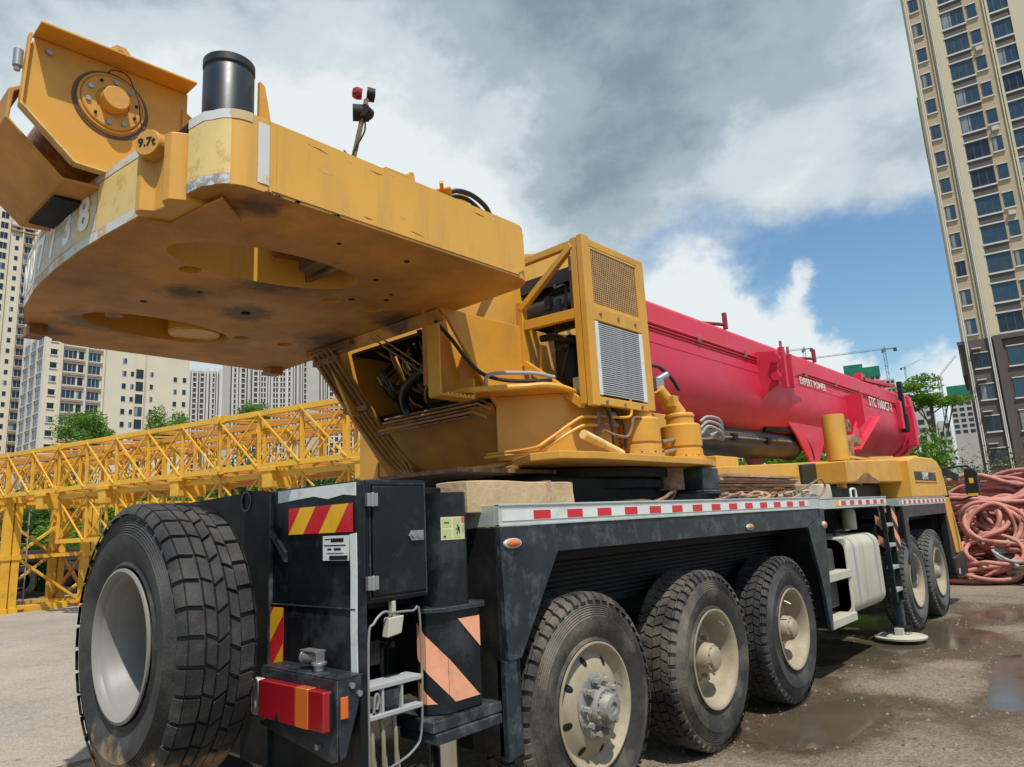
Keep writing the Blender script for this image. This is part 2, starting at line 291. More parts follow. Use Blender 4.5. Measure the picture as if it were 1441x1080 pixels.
# ------------------------------------------------------------------ ground
def ground_mat(name, base, dark, gravel, wet_amt):
    m = bpy.data.materials.new(name); m.use_nodes = True; t = m.node_tree; b = t.nodes['Principled BSDF']; lk = t.links
    A = lambda ty, **k: (lambda n: ([setattr(n, a, c) for a, c in k.items()], n)[1])(t.nodes.new(ty))
    co = A('ShaderNodeTexCoord').outputs['Object']
    def noise_(s, d=6, r=.6): n = A('ShaderNodeTexNoise'); n.inputs['Scale'].default_value = s; n.inputs['Detail'].default_value = d; n.inputs['Roughness'].default_value = r; lk.new(co, n.inputs[0]); return n.outputs[0]
    def rng(x, a, c, o0=0., o1=1.): n = A('ShaderNodeMapRange'); lk.new(x, n.inputs[0]); n.inputs[1].default_value = a; n.inputs[2].default_value = c; n.inputs[3].default_value = o0; n.inputs[4].default_value = o1; return n.outputs[0]
    def mix(f, a, c):
        n = A('ShaderNodeMix', data_type='RGBA'); lk.new(f, n.inputs[0])
        for v, i in ((a, 6), (c, 7)):
            if isinstance(v, tuple): n.inputs[i].default_value = (*v, 1)
            else: lk.new(v, n.inputs[i])
        return n.outputs[2]
    vo = A('ShaderNodeTexVoronoi'); vo.inputs['Scale'].default_value = gravel; lk.new(co, vo.inputs[0])
    vo2 = A('ShaderNodeTexVoronoi'); vo2.inputs['Scale'].default_value = gravel*2.7; lk.new(co, vo2.inputs[0])
    c = mix(rng(noise_(.7), .35, .65), base, tuple(x*.66 for x in base)); c = mix(rng(noise_(.16, 8, .7), .48, .60), c, (base[0]*1.25, base[1]*1.15, base[2]*1.0)); c = mix(rng(noise_(2.6, 8, .75), .56, .64), c, tuple(x*.5 for x in base))
    c = mix(rng(vo.outputs['Color'], .1, .9, 0, .55), c, tuple(min(1, x*1.9) for x in base))
    c = mix(rng(vo2.outputs['Color'], .2, .9, 0, .5), c, tuple(x*.45 for x in base))
    sz = A('ShaderNodeSeparateXYZ'); lk.new(co, sz.inputs[0])
    wa = A('ShaderNodeMath', operation='MULTIPLY_ADD'); lk.new(sz.outputs[2], wa.inputs[0]); wa.inputs[1].default_value = -7.0; lk.new(noise_(.42, 7, .62), wa.inputs[2])
    wet = rng(wa.outputs[0], .60-.22*wet_amt, .74-.22*wet_amt)
    wn = A('ShaderNodeMix', data_type='RGBA'); wn.blend_type = 'MULTIPLY'; lk.new(wet, wn.inputs[0]); lk.new(c, wn.inputs[6]); wn.inputs[7].default_value = (*dark, 1)
    lk.new(wn.outputs[2], b.inputs['Base Color'])
    r0 = rng(wet, 0, 1, .92, .34)
    lk.new(r0, b.inputs['Roughness'])
    h = A('ShaderNodeMath', operation='ADD'); lk.new(vo.outputs['Distance'], h.inputs[0]); lk.new(noise_(25, 6, .7), h.inputs[1])
    bp = A('ShaderNodeBump'); bp.inputs['Distance'].default_value = .012; lk.new(h.outputs[0], bp.inputs['Height']); lk.new(rng(wet, 0, 1, .85, .35), bp.inputs['Strength']); lk.new(bp.outputs[0], b.inputs['Normal'])
    return m
GRAV = ground_mat('wet_gravel', (.205, .160, .108), (.42, .38, .33), 38, .50)
SLAB = ground_mat('worn_concrete', (.30, .265, .215), (.66, .62, .56), 60, .22)
DIRT = ground_mat('dry_earth', (.22, .19, .12), (.7, .7, .6), 8, .2)
BASINS = [(-1.10, 8.2, .38, 1.5, .050), (-2.25, 10.2, .8, 1.0, .045), (-3.3, 8.6, .9, .9, .045), (-2.2, 5.9, .42, .9, .040), (-1.75, 12.6, .6, .8, .045), (-3.4, 10.9, .9, .9, .045), (.2, 6.6, .5, .6, .05), (-.4, 11.5, .35, .8, .045), (-4.4, 6.3, .7, 1.2, .04)]
def gz(x, y):
    if not (-12 < x < 7 and -2 < y < 26): return 0.0
    z = .012*noise.noise(Vector((x*.55+3, y*.55, 0)))+.010*noise.noise(Vector((x*2.1, y*2.1, 3)))+.004*noise.noise(Vector((x*6, y*6, 5)))
    for xr in (-.75, 1.15): q = (x-xr-.25*math.sin(y*.35))/.13; z += .012*math.exp(-(q-1.6)**2)-.020*math.exp(-q*q)+.010*math.exp(-(q+1.6)**2)
    for (cx, cy, rx, ry, d) in BASINS: z -= d*math.exp(-(((x-cx)/rx)**2+((y-cy)/ry)**2))
    return z
g = MB()
xs = [-900, -300, -80, -30]+[-12+i*.16 for i in range(112)]+[12, 60, 300, 900]
ys = [-200, -40]+[-2+i*.16 for i in range(172)]+[40, 90, 300, 1200]
for y in ys:
    for x in xs:
        z = 0
        if -12 < x < 7 and -2 < y < 26: z = gz(x, y)
        g.v.append((x, y, z))
nx = len(xs)
for j in range(len(ys)-1):
    for i in range(nx-1): g.f.append([j*nx+i, j*nx+i+1, (j+1)*nx+i+1, (j+1)*nx+i]); g.m.append(0)
ob('ground', g, GRAV, smooth=60, kind='structure')
g = MB()
g.prism([(-6.05, -6), (-6.4, 3), (-6.2, 9), (-6.6, 16), (-6.3, 24), (-60, 24), (-60, -6)], 'z', -.05, .022)
ob('concrete_pavement', g, SLAB, kind='structure')
# puddles of standing water
WAT = mat('puddle_water', (.085, .068, .045), .10, var=.15, vscale=2, spec=.4)
def puddle(cx, cy, rx, ry, sd):
    g = MB(); pts = []
    for k in range(40):
        a = 2*math.pi*k/40; q = 1+.32*noise.noise(Vector((math.cos(a)*1.3+sd, math.sin(a)*1.3, sd)))+.12*noise.noise(Vector((math.cos(a)*4+sd, math.sin(a)*4, sd)))
        pts.append((cx+rx*q*math.cos(a), cy+ry*q*math.sin(a), -.024))
    g.add(pts, [tuple(range(40))]); ob('puddle', g, WAT, kind='structure')
puddle(-1.7, 9.0, 4.2, 8.5, 1.2)
# ------------------------------------------------------------------ mobile crane
CR = root('mobile_crane', (-3.98, 7.0, 0), 'yellow and black mobile crane with long red boom folded forward over its cab', 'mobile crane')
def P(name, mb, mats, parent=CR, **k): return ob(name, mb, mats, parent, **k)
SX = -2.48; XC = -3.98

# ---- wheels ------------------------------------------------------
def tyre_mb(ro, rb, wd, rows, shoulder, seg=72, flute=6):
    """tyre round the local X axis, outer side at x=0, going to x=-wd"""
    m = MB(); c = -wd/2; h = .017
    prof = [(-.012, rb), (-.004, rb+.012), (-.016, rb+.03), (.0, rb+.07), (.012, rb+(ro-rb)*.42), (.010, rb+(ro-rb)*.50)]
    for i in range(flute):
        r = rb+(ro-rb)*(.52+.26*i/flute); d = (ro-rb)*.26/flute
        prof += [(.011-.004*i, r), (.004-.004*i, r+d*.5)]
    prof += [(-.016, rb+(ro-rb)*.83), (-.030, rb+(ro-rb)*.90), (-.046, ro-h-.006), (-.075, ro-h)]
    n = len(prof); back = [(-wd-t, r) for t, r in prof[::-1]]
    m.lathe(prof+back, (0, 0, 0), (1, 0, 0), seg)
    def blk(u0, u1, a0, a1, sk, hgt=h, drop=(0, 0), mid=0.0, v=.0):
        # u: across the tread, a: angle, sk: shift of the angle at u1 against u0
        vs = []
        for lay, ins in ((0, 0), (1, 1)):
            rr = ro if lay else ro-h-.004
            for (u, a, s) in ((u0, a0, 0), (u1, a0, sk), (u1, a1, sk), (u0, a1, 0)):
                uu = u+(.0022 if u == u0 else -.0022)*ins; aa = a+s+(.0035 if a == a0 else -.0035)*ins
                r = rr-(drop[0] if u == u0 else drop[1])*(1 if lay else 1.0)
                vs.append((-uu, r*math.sin(aa), r*math.cos(aa)))
        m.add(vs, [(4, 5, 6, 7), (0, 1, 5, 4), (1, 2, 6, 5), (2, 3, 7, 6), (3, 0, 4, 7)])
    for (u0, u1, cnt, sk, ph, gap) in rows:
        for k in range(cnt):
            a0 = 2*math.pi*(k+ph)/cnt; blk(u0*wd, u1*wd, a0, a0+2*math.pi/cnt*(1-gap), sk)
    for (cnt, u1, gap, sk) in shoulder:
        for k in range(cnt):
            for side in (0, 1):
                a0 = 2*math.pi*(k+.5*side)/cnt; a1 = a0+2*math.pi/cnt*(1-gap)
                if side == 0: blk(.095*wd, u1*wd, a0, a1, sk, drop=(.004, 0)); s0, s1 = .05*wd, .095*wd
                else: blk((1-u1)*wd, .905*wd, a0, a1, -sk, drop=(0, .004))
                # flank of the shoulder block
                ra = ro-.006; rbm = rb+(ro-rb)*.84; vs = []
                for (aa) in (a0+.004, a1-.004):
                    for (x, r) in ((.095*wd, ra), (.035*wd, ra-.022), (.018*wd, rbm)):
                        x = x if side == 0 else wd-x; vs.append((-x+(.004 if side == 0 else -.004), r*math.sin(aa), r*math.cos(aa)))
                for (aa) in (a0, a1):
                    for (x, r) in ((.10*wd, ra-.02), (.06*wd, ra-.04), (.03*wd, rbm)):
                        x = x if side == 0 else wd-x; vs.append((-x, r*math.sin(aa), r*math.cos(aa)))
                m.add(vs, [(0, 1, 4, 3), (1, 2, 5, 4), (0, 6, 7, 1), (1, 7, 8, 2), (3, 4, 10, 9), (4, 5, 11, 10)])
    return m
ROWS_A = [(.145, .30, 54, .030, 0, .13), (.315, .49, 54, -.030, .45, .13), (.51, .685, 54, .030, .1, .13), (.70, .855, 54, -.030, .6, .13)]
SH_A = [(50, .135, .34, .0)]
ty_a = to_mesh('tyre', tyre_mb(.605, .328, .33, ROWS_A, SH_A), [RUB], 40)
ty_a.materials.clear(); ty_a.materials.append(RUB)
ty_m = ty_a.copy(); ty_m.materials.clear(); ty_m.materials.append(RUBM)
ty_f = ty_a.copy(); ty_f.materials.clear(); ty_f.materials.append(mat('dusty_front_tyre_rubber', (.062, .060, .056), .75, var=.3, vscale=5, dirt=(.17, .16, .14), dirt_amt=.42, dscale=3, bump=.15, bscale=80, sharp=.2))
def rim_mesh(kind, m):
    b = MB(); hole = kind == 'disc'
    if kind == 'disc':      # shallow dished disc with dark ovals for hand holes
        pr = [(-.30, .27), (-.12, .27), (-.03, .283), (-.012, .300), (-.002, .318), (.006, .318), (.008, .308), (-.004, .296), (-.016, .288), (-.030, .280)]
        b.lathe(pr, (0, 0, 0), (1, 0, 0), 64)
        # disc: cone between r=.28 and r=.165 left closed, hand holes laid on as dark ovals
        seg = 96; rs = [.280, .262, .244, .218, .196, .165]; xs = [-.030, -.050, -.040, -.022, -.012, -.004]
        vs = []
        for k in range(seg):
            a = 2*math.pi*k/seg
            for r, x in zip(rs, xs): vs.append((x, r*math.sin(a), r*math.cos(a)))
        fs = []
        for k in range(seg):
            for i in range(5):
                fs.append((k*6+i, ((k+1) % seg)*6+i, ((k+1) % seg)*6+i+1, k*6+i+1))
        b.add(vs, fs); b.lathe([(-.045, .24), (-.09, .24)], (0, 0, 0), (1, 0, 0), 48)
        b.lathe([(-.004, .165), (-.004, .12)], (0, 0, 0), (1, 0, 0), 48)
    elif kind == 'deep':    # inset disc far back in a deep barrel
        pr = [(-.30, .25), (-.20, .247), (-.13, .258), (-.06, .276), (-.028, .284), (-.012, .300), (-.002, .318), (.006, .318), (.008, .308), (-.004, .294), (-.022, .279), (-.055, .270), (-.12, .252), (-.165, .243), (-.175, .225), (-.165, .20), (-.160, .11)]
        b.lathe(pr, (0, 0, 0), (1, 0, 0), 64)
    else:                   # spare: empty barrel
        pr = [(-.36, .26), (-.20, .247), (-.10, .262), (-.05, .272), (-.028, .284), (-.012, .300), (-.002, .322), (.006, .322), (.009, .310), (-.004, .297), (-.020, .290), (-.05, .283), (-.085, .262), (-.15, .250), (-.24, .248), (-.30, .262), (-.315, .25), (-.30, .20), (-.27, .15), (-.265, .06), (-.265, .001)]
        b.lathe(pr, (0, 0, 0), (1, 0, 0), 64)
    if kind != 'spare': b.v = [(x, y*1.055, z*1.055) for x, y, z in b.v]
    return to_mesh('rim', b, [m], 50)
rim_disc = rim_mesh('disc', RIMB); rim_deep = rim_mesh('deep', RIMB); rim_sp = rim_mesh('spare', RIMG)
def hub_mesh(kind):
    b = MB()
    if kind == 'disc':
        b.lathe([(-.03, .165), (.004, .163), (.010, .150), (.010, .10), (.030, .098), (.060, .094), (.066, .088), (.066, .075), (.100, .068), (.112, .060), (.114, .030), (.104, .028), (.104, .001)], (0, 0, 0), (1, 0, 0), 40)
        for k in range(10):
            a = 2*math.pi*k/10; p = Vector((0, .132*math.sin(a), .132*math.cos(a))); b.cyl(p+Vector((.0, 0, 0)), p+Vector((.022, 0, 0)), .024, 12); b.cyl(p+Vector((.02, 0, 0)), p+Vector((.055, 0, 0)), .0165, 6)
        for k in range(14):
            a = 2*math.pi*k/14; p = Vector((.066, .081*math.sin(a), .081*math.cos(a))); b.cyl(p, p+Vector((.008, 0, 0)), .006, 6)
    else:
        b.lathe([(-.165, .125), (-.145, .12), (-.14, .10), (-.03, .094), (-.022, .088), (-.020, .076), (.0, .070), (.006, .06), (.006, .001)], (0, 0, 0), (1, 0, 0), 32)
        for k in range(10):
            a = 2*math.pi*k/10; p = Vector((-.165, .150*math.sin(a), .150*math.cos(a))); b.cyl(p, p+Vector((.05, 0, 0)), .016, 6)
        for k in range(10):
            a = 2*math.pi*k/10; p = Vector((-.022, .082*math.sin(a), .082*math.cos(a))); b.cyl(p, p+Vector((.009, 0, 0)), .006, 6)
    b.v = [(x, y*1.055, z*1.055) for x, y, z in b.v]
    return to_mesh('hub', b, [HUBG if kind == 'disc' else RIMB], 40)
hub_disc = hub_mesh('disc'); hub_deep = hub_mesh('deep')
vs_ = MB().tube([(-.02, .262, .0), (.0, .255, .0), (.03, .235, 0)], .006, 6); valve = to_mesh('valve_stem', vs_, [STEEL], 40)
hh = MB().lathe([(0, .001), (0, .85), (.35, 1.0)], (0, 0, 0), (-1, 0, 0), 20); hh.v = [(-.0275+x*.004+(z*.0)-.012*0, y*.019, .244+z*.026) for x, y, z in hh.v]
hh.v = [(x+(z-.244)*(-.62), y, z) for x, y, z in hh.v]
hole_shade_disc = to_mesh('hole_shade_disc', hh, [DARK], 40)  # dark ovals that paint the shade of open hand holes
def wheel(x, y, kind, tread, side=1, spin=0.0, steer=0.0):
    rim = bpy.data.objects.new('wheel', rim_disc if kind == 'disc' else rim_deep); col.objects.link(rim)
    rim.parent = CR; rim.matrix_parent_inverse = ROOTW[CR.name].inverted()
    rim.location = (x, y, .603); rim.rotation_euler = Euler((spin, 0, (0 if side > 0 else math.pi)+steer), 'XYZ')
    if kind == 'disc':
        for q in range(8):
            h_ = bpy.data.objects.new('hole_shade_disc', hole_shade_disc); col.objects.link(h_); h_.parent = rim; h_.rotation_euler = (math.pi*q/4, 0, 0)
    for nm, me in (('tyre', tread), ('hub', hub_disc if kind == 'disc' else hub_deep), ('valve_stem', valve)):
        o = bpy.data.objects.new(nm, me); col.objects.link(o); o.parent = rim
    return rim
AX = [3.39, 4.86, 6.33, 10.68, 12.02]
wheel(SX-.005, AX[0], 'disc', ty_m, spin=.25); wheel(SX-.01, AX[1], 'deep', ty_m, spin=1.1); wheel(SX-.01, AX[2], 'deep', ty_a, spin=2.0)
wheel(SX-.02, AX[3], 'deep', ty_f, spin=.6); wheel(SX-.02, AX[4], 'deep', ty_f, spin=2.6)
for y in AX: wheel(2*XC-SX, y, 'deep', ty_a, side=-1, spin=y)
ax_ = MB()
for y in AX: ax_.cyl((-5.3, y, .603), (SX-.20, y, .603), .10, 16); pass
for y in AX:
    for x in (SX-.40, 2*XC-SX+.40): ax_.cyl((x, y, .603), (x+.1, y, .603), .20, 24)
P('axle_beam', ax_, DARK, kind='stuff')

# ---- spare wheel -------------------------------------------------
ROWS_S = [(.30, .43, 34, .030, 0, .11), (.445, .585, 34, -.05, .3, .12), (.60, .72, 34, .03, .5, .13)]
SH_S = [(34, .28, .14, .012)]
tm = tyre_mb(.605, .325, .335, ROWS_S, SH_S, flute=7)
sp = bpy.data.objects.new('spare_wheel', rim_sp); col.objects.link(sp); sp.parent = CR; sp.matrix_parent_inverse = ROOTW[CR.name].inverted()
sp.location = (-3.44, 1.245, 1.185); sp.rotation_euler = (0, 0, -math.pi/2)
RUBS = RUB.copy(); RUBS.name = 'spare_tyre_rubber'
nt_ = RUBS.node_tree; pb = nt_.nodes['Principled BSDF']
# dried mud splashed over the lowest part of the spare tyre (a stain that belongs to the tyre)
co_ = nt_.nodes.new('ShaderNodeTexCoord'); sp_ = nt_.nodes.new('ShaderNodeSeparateXYZ'); nt_.links.new(co_.outputs['Object'], sp_.inputs[0])
nz_ = nt_.nodes.new('ShaderNodeTexNoise'); nz_.inputs['Scale'].default_value = 7; nz_.inputs['Detail'].default_value = 8; nt_.links.new(co_.outputs['Object'], nz_.inputs[0])
ma_ = nt_.nodes.new('ShaderNodeMath'); ma_.operation = 'MULTIPLY_ADD'; nt_.links.new(nz_.outputs[0], ma_.inputs[0]); ma_.inputs[1].default_value = .42; nt_.links.new(sp_.outputs[2], ma_.inputs[2])
mr_ = nt_.nodes.new('ShaderNodeMapRange'); nt_.links.new(ma_.outputs[0], mr_.inputs[0]); mr_.inputs[1].default_value = -.20; mr_.inputs[2].default_value = -.27
mx_ = nt_.nodes.new('ShaderNodeMix'); mx_.data_type = 'RGBA'; old = pb.inputs['Base Color'].links[0].from_socket
nt_.links.new(mr_.outputs[0], mx_.inputs[0]); nt_.links.new(old, mx_.inputs[6]); mx_.inputs[7].default_value = (.30, .20, .11, 1); nt_.links.new(mx_.outputs[2], pb.inputs['Base Color'])
t_ = bpy.data.objects.new('tyre', to_mesh('tyre', tm, [RUBS], 40)); col.objects.link(t_); t_.parent = sp
v_ = bpy.data.objects.new('valve_stem', to_mesh('valve_stem', MB().tube([(-.22, .235, -.12), (-.19, .225, -.115), (-.17, .22, -.11)], .008, 6), [DARK], 40)); col.objects.link(v_); v_.parent = sp
P('spare_wheel_carrier', MB().box(-3.50, -3.38, 1.46, 1.84, 1.10, 1.28), DARK, bevel=.006)
P('spare_wheel_cradle', MB().box(-3.8, -3.12, 1.62, 1.84, .50, .57), DARK, bevel=.006)

# ---- chassis -----------------------------------------------------
P('chassis_frame', MB().box(-4.50, -3.46, 1.95, 13.0, .80, 1.42), DARK, bevel=.02)
P('inner_fender', MB().box(-5.3, -2.75, 2.70, 7.35, 1.38, 1.44), DARK)
P('inner_fender', MB().box(-5.3, -2.75, 10.42, 13.0, 1.36, 1.42), DARK)
P('bay_partition', MB().box(-3.9, -3.0, 7.4, 7.6, .5, 1.5), DARK)
b = MB()
for i in range(9): b.box(-2.90, -2.86, 2.75, 7.1, 1.10+.03*i, 1.115+.03*i)
P('ribbed_inner_panel', MB().box(-2.95, -2.89, 2.75, 7.1, 1.06, 1.38), DARK)
P('hydraulic_pipe', b, DARK)
P('deck_plate', MB().box(2*XC-SX+.03, SX-.03, 2.69, 9.66, 1.60, 1.672), GREY, bevel=.004)
P('front_deck_plate', MB().box(2*XC-SX+.03, SX-.03, 10.42, 13.03, 1.565, 1.655), GREY, bevel=.004)
# aluminium edge rails
r1 = P('deck_edge_rail', MB().box(SX-.028, SX, 2.66, 7.30, 1.602, 1.712).box(SX-.028, SX+.006, 2.66, 7.30, 1.704, 1.714).box(SX-.028, SX+.005, 2.66, 7.30, 1.600, 1.612).box(SX-.35, SX-.028, 2.66, 2.69, 1.602, 1.712), ALU, bevel=.002)
r2 = P('deck_edge_rail', MB().box(SX-.028, SX, 7.31, 9.70, 1.590, 1.700).box(SX-.028, SX+.006, 7.31, 9.70, 1.692, 1.702), ALU, bevel=.002)
r3 = P('deck_edge_rail', MB().box(SX-.028, SX, 10.42, 13.05, 1.572, 1.672).box(SX-.028, SX+.006, 10.42, 13.05, 1.665, 1.674).box(SX-.5, SX-.028, 10.40, 10.43, 1.572, 1.672), ALU, bevel=.002)
def tape(par, y0, y1, z0, z1, cells):
    b = MB(); x = SX+.003
    b.box(SX-.001, x, y0, y1, z0, z1, 0)
    for (a, c) in cells: b.box(x, x+.0012, a, c, z0+.004, z1-.004, 1)
    P('reflective_tape', b, [WHT, REDT], par, smooth=None)
tape(r1, 2.68, 7.02, 1.628, 1.682, [(2.93+.295*k, 2.93+.295*k+.145) for k in range(14)])
tape(r2, 7.90, 9.66, 1.615, 1.672, [(7.98+.29*k, 7.98+.29*k+.14) for k in range(6)])
tape(r3, 10.44, 13.03, 1.592, 1.648, [(10.50+.26*k, 10.50+.26*k+.12) for k in range(10)])
P('yellow_tape_end', MB().box(SX-.001, SX+.003, 7.78, 7.90, 1.615, 1.672), YELT, r2, smooth=None)
# side fascia and fender panels
P('side_fascia', MB().prism([(3.125, 1.598), (7.28, 1.598), (7.28, 1.52), (6.92, 1.432), (3.125, 1.452)], 'x', SX-.03, SX-.004), BLKD, bevel=.004)
P('rear_fender_panel', MB().prism([(2.66, 1.598), (3.118, 1.598), (3.118, 1.45), (2.78, .955), (2.68, .955)], 'x', SX-.03, SX+.004), BLKD, bevel=.004)
P('fender_side_wall', MB().box(-3.1, SX-.03, 2.66, 2.70, .52, 1.598).box(SX-.06, SX-.028, 2.66, 2.80, .50, .96), DARK, bevel=.003)
P('mudflap_bracket', MB().prism([(2.66, .955), (2.745, .955), (2.775, .52), (2.66, .50)], 'x', SX-.026, SX-.004), BLKD, bevel=.003)
P('front_fender_panel', MB().prism([(6.93, 1.43), (7.285, 1.52), (7.285, 1.598), (7.42, 1.598), (7.36, 1.1), (7.26, .46), (7.20, .46), (7.14, .85)], 'x', SX-.03, SX+.002), BLKD, bevel=.003)
P('fender_arch_wall', MB().prism([(6.95, 1.43), (7.38, 1.58), (7.30, .47), (7.24, .47), (7.18, .9)], 'x', SX-.60, SX-.032), DARK)
P('cab_fender', MB().prism([(10.42, 1.57), (13.02, 1.57), (13.02, 1.42), (10.68, 1.42), (10.62, 1.36), (10.62, .62), (10.42, .62)], 'x', SX-.03, SX-.003), BLKD, bevel=.003)
P('fender_back_wall', MB().box(-3.2, SX-.03, 10.42, 10.47, .6, 1.56), DARK); P('fender_back_wall', MB().box(-3.6, SX-.2, 12.9, 13.0, .6, 1.56), DARK)
def side_lamp(y, z, ly, lz):
    o = P('side_marker_lamp', MB().lathe([(0, 1.0), (.35, 1.0), (.5, .9), (.5, .0)], (0, 0, 0), (1, 0, 0), 24), ALU)
    o.location = Vector((SX+.002, y, z)); o.scale = (.03, ly/2, lz/2)
    l = P('lens', MB().lathe([(.4, .78), (.75, .66), (.95, .35), (1.0, .01)], (0, 0, 0), (1, 0, 0), 24), LORG, o)
side_lamp(2.745, 1.515, .135, .052); side_lamp(5.62, 1.485, .13, .05); side_lamp(7.36, 1.44, .10, .07)
# ---- rear body ---------------------------------------------------
rp = P('rear_panel', MB().prism([(-3.19, 1.80), (-3.13, 1.83), (-2.52, 1.83), (-2.50, 1.81), (-2.50, .35), (-3.19, .35)], 'y', 1.82, 1.86), BLK, bevel=.006)
P('rear_panel_left', MB().prism([(-3.62, 1.86), (-3.194, 1.82), (-3.194, .35), (-3.62, .35)], 'y', 1.90, 1.94).prism([(-4.5, 1.84), (-3.62, 1.86), (-3.62, .5), (-4.5, .5)], 'y', 1.98, 2.02).box(-5.45, -4.5, 2.0, 2.04, .5, 1.45), DARK, bevel=.004)
P('stiffening_rib', MB().box(-3.20, -3.186, 1.805, 1.83, .36, 1.81).prism([(-3.185, 1.66), (-3.12, 1.60), (-3.05, 1.54), (-3.05, 1.49), (-3.185, 1.62)], 'y', 1.80, 1.818).box(-3.19, -2.52, 1.812, 1.819, 1.297, 1.303), BLKD, bevel=.002)
P('round_port', MB().lathe([(-.06, .055), (0, .055), (0, .045), (-.03, .045)], (-3.60, 1.895, 1.80), (0, -1, 0), 20).lathe([(-.03, .045), (-.03, .001)], (-3.60, 1.895, 1.80), (0, -1, 0), 20), BLKD)
P('rear_body_side', MB().box(-2.56, -2.50, 1.86, 2.16, .35, .62).box(-3.2, -3.1, 1.86, 2.2, .4, 1.8).box(-3.1, -2.95, 2.16, 2.2, .4, 1.3), DARK)
# peeling white tapes
P('white_tape_strip', MB().prism([(-3.135, 1.822), (-2.515, 1.822), (-2.515, 1.765), (-2.60, 1.775), (-2.72, 1.762), (-2.83, 1.780), (-3.135, 1.765)], 'y', 1.814, 1.8185), WHT, rp, smooth=None)
P('white_tape_strip', MB().prism([(-2.560, 1.605), (-2.512, 1.61), (-2.510, 1.42), (-2.514, 1.2), (-2.509, 1.02), (-2.552, 1.02), (-2.556, 1.25), (-2.552, 1.45)], 'y', 1.814, 1.8185), WHT, rp, smooth=None)
# striped marker boards
def stripes(x0, x1, z0, z1, y, n, slant, mats, name='reflective_marker', par=rp):
    """board with slanted stripes, clipped to the board"""
    b = MB(); b.box(x0, x1, y, y+.003, z0, z1, 0); h = z1-z0; wdt = (x1-x0)
    st = wdt/n
    def clip(poly, f):   # keep f(p)>=0
        out = []
        for i in range(len(poly)):
            p, q = poly[i], poly[(i+1) % len(poly)]; a, c = f(p), f(q)
            if a >= 0: out.append(p)
            if (a >= 0) != (c >= 0): t = a/(a-c); out.append((p[0]+(q[0]-p[0])*t, p[1]+(q[1]-p[1])*t))
        return out
    for k in range(-n-4, n+4):
        if k % 2: continue
        a = x0+k*st; poly = [(a, z0), (a+st, z0), (a+st+slant, z1), (a+slant, z1)]
        poly = clip(poly, lambda p: p[0]-x0); 
        if len(poly) > 2: poly = clip(poly, lambda p: x1-p[0])
        if len(poly) > 2: b.add([(p[0], y-.0012, p[1]) for p in poly], [tuple(range(len(poly)))], 1)
    return P(name, b, mats, par, smooth=None)
stripes(-3.035, -2.535, 1.615, 1.735, 1.8125, 4.2 and 4, .10, [REDT, YELT])
stripes(-3.185, -3.075, 1.005, 1.287, 1.8125, 1, .25, [REDT, YELT])
b = MB().box(-2.755, -2.565, 1.813, 1.8165, 1.497, 1.602, 0)
for k, (u0, u1, zq, hq) in enumerate([(-2.74, -2.70, 1.588, .004), (-2.695, -2.60, 1.583, .016), (-2.745, -2.585, 1.561, .005), (-2.72, -2.69, 1.545, .008), (-2.67, -2.62, 1.545, .010), (-2.72, -2.60, 1.528, .003), (-2.705, -2.572, 1.509, .018)]):
    b.box(u0, u1, 1.8120, 1.8131, zq-hq/2, zq+hq/2, 1)
P('printed_notice', b, [WHT, DARK], rp, smooth=None)
# tool box with door
tb = P('toolbox', MB().box(-3.0, -2.505, 1.862, 2.20, 1.315, 1.832), BLK, bevel=.008)
d_ = P('door', MB().box(-2.505, -2.488, 1.885, 2.175, 1.345, 1.805), BLK, tb, bevel=.006)
P('seal_frame', MB().box(-2.506, -2.497, 1.872, 2.188, 1.332, 1.340).box(-2.506, -2.497, 1.872, 2.188, 1.810, 1.818).box(-2.506, -2.497, 1.872, 1.879, 1.34, 1.81).box(-2.506, -2.497, 2.181, 2.188, 1.34, 1.81), BLKD, tb, bevel=.002)
for z in (1.40, 1.745): P('hinge', MB().box(-2.500, -2.478, 1.850, 1.905, z-.028, z+.028).cyl((-2.478, 1.876, z-.03), (-2.478, 1.876, z+.03), .008, 8), STEEL, tb, bevel=.002)
P('latch', MB().prism([(2.075, 1.585), (2.09, 1.607), (2.16, 1.607), (2.16, 1.563), (2.09, 1.563)], 'x', -2.490, -2.481).cyl((-2.482, 2.10, 1.585), (-2.470, 2.10, 1.585), .012, 12).box(-2.484, -2.474, 2.12, 2.15, 1.575, 1.595), STEEL, tb, bevel=.001)
# second box behind the tube
P('rear_side_cabinet', MB().box(-3.05, -2.80, 2.21, 2.64, 1.30, 1.82), BLK, bevel=.008)
# tail lamp bracket
lb = P('lamp_bracket', MB().prism([(1.705, .80), (1.715, .755), (1.74, .765), (1.815, .985), (1.815, 1.055), (1.705, 1.055)], 'x', -2.492, -2.484).box(-3.06, -2.484, 1.70, 1.82, 1.048, 1.056).prism([(-3.06, 1.048), (-2.484, 1.048), (-2.484, .755), (-2.52, .745), (-3.06, .815)], 'y', 1.698, 1.704), BLKD, bevel=.003)
tl = P('tail_lamp', MB().box(-3.05, -2.498, 1.672, 1.698, .868, 1.010), DARK, lb, bevel=.008)
P('lens', MB().box(-3.060, -2.985, 1.650, 1.69, .864, 1.014), LWHT, tl, bevel=.014, seg=3)
P('lens', MB().box(-2.985, -2.700, 1.648, 1.69, .864, 1.014), LRED, tl, bevel=.006, seg=3)
P('lens', MB().box(-2.700, -2.610, 1.648, 1.69, .864, 1.014), LORG, tl, bevel=.003)
P('lens', MB().box(-2.610, -2.500, 1.648, 1.69, .864, 1.014), LRED, tl, bevel=.008, seg=3)
P('lens_seam', MB().box(-2.985, -2.981, 1.646, 1.66, .868, 1.010), DARK, tl)
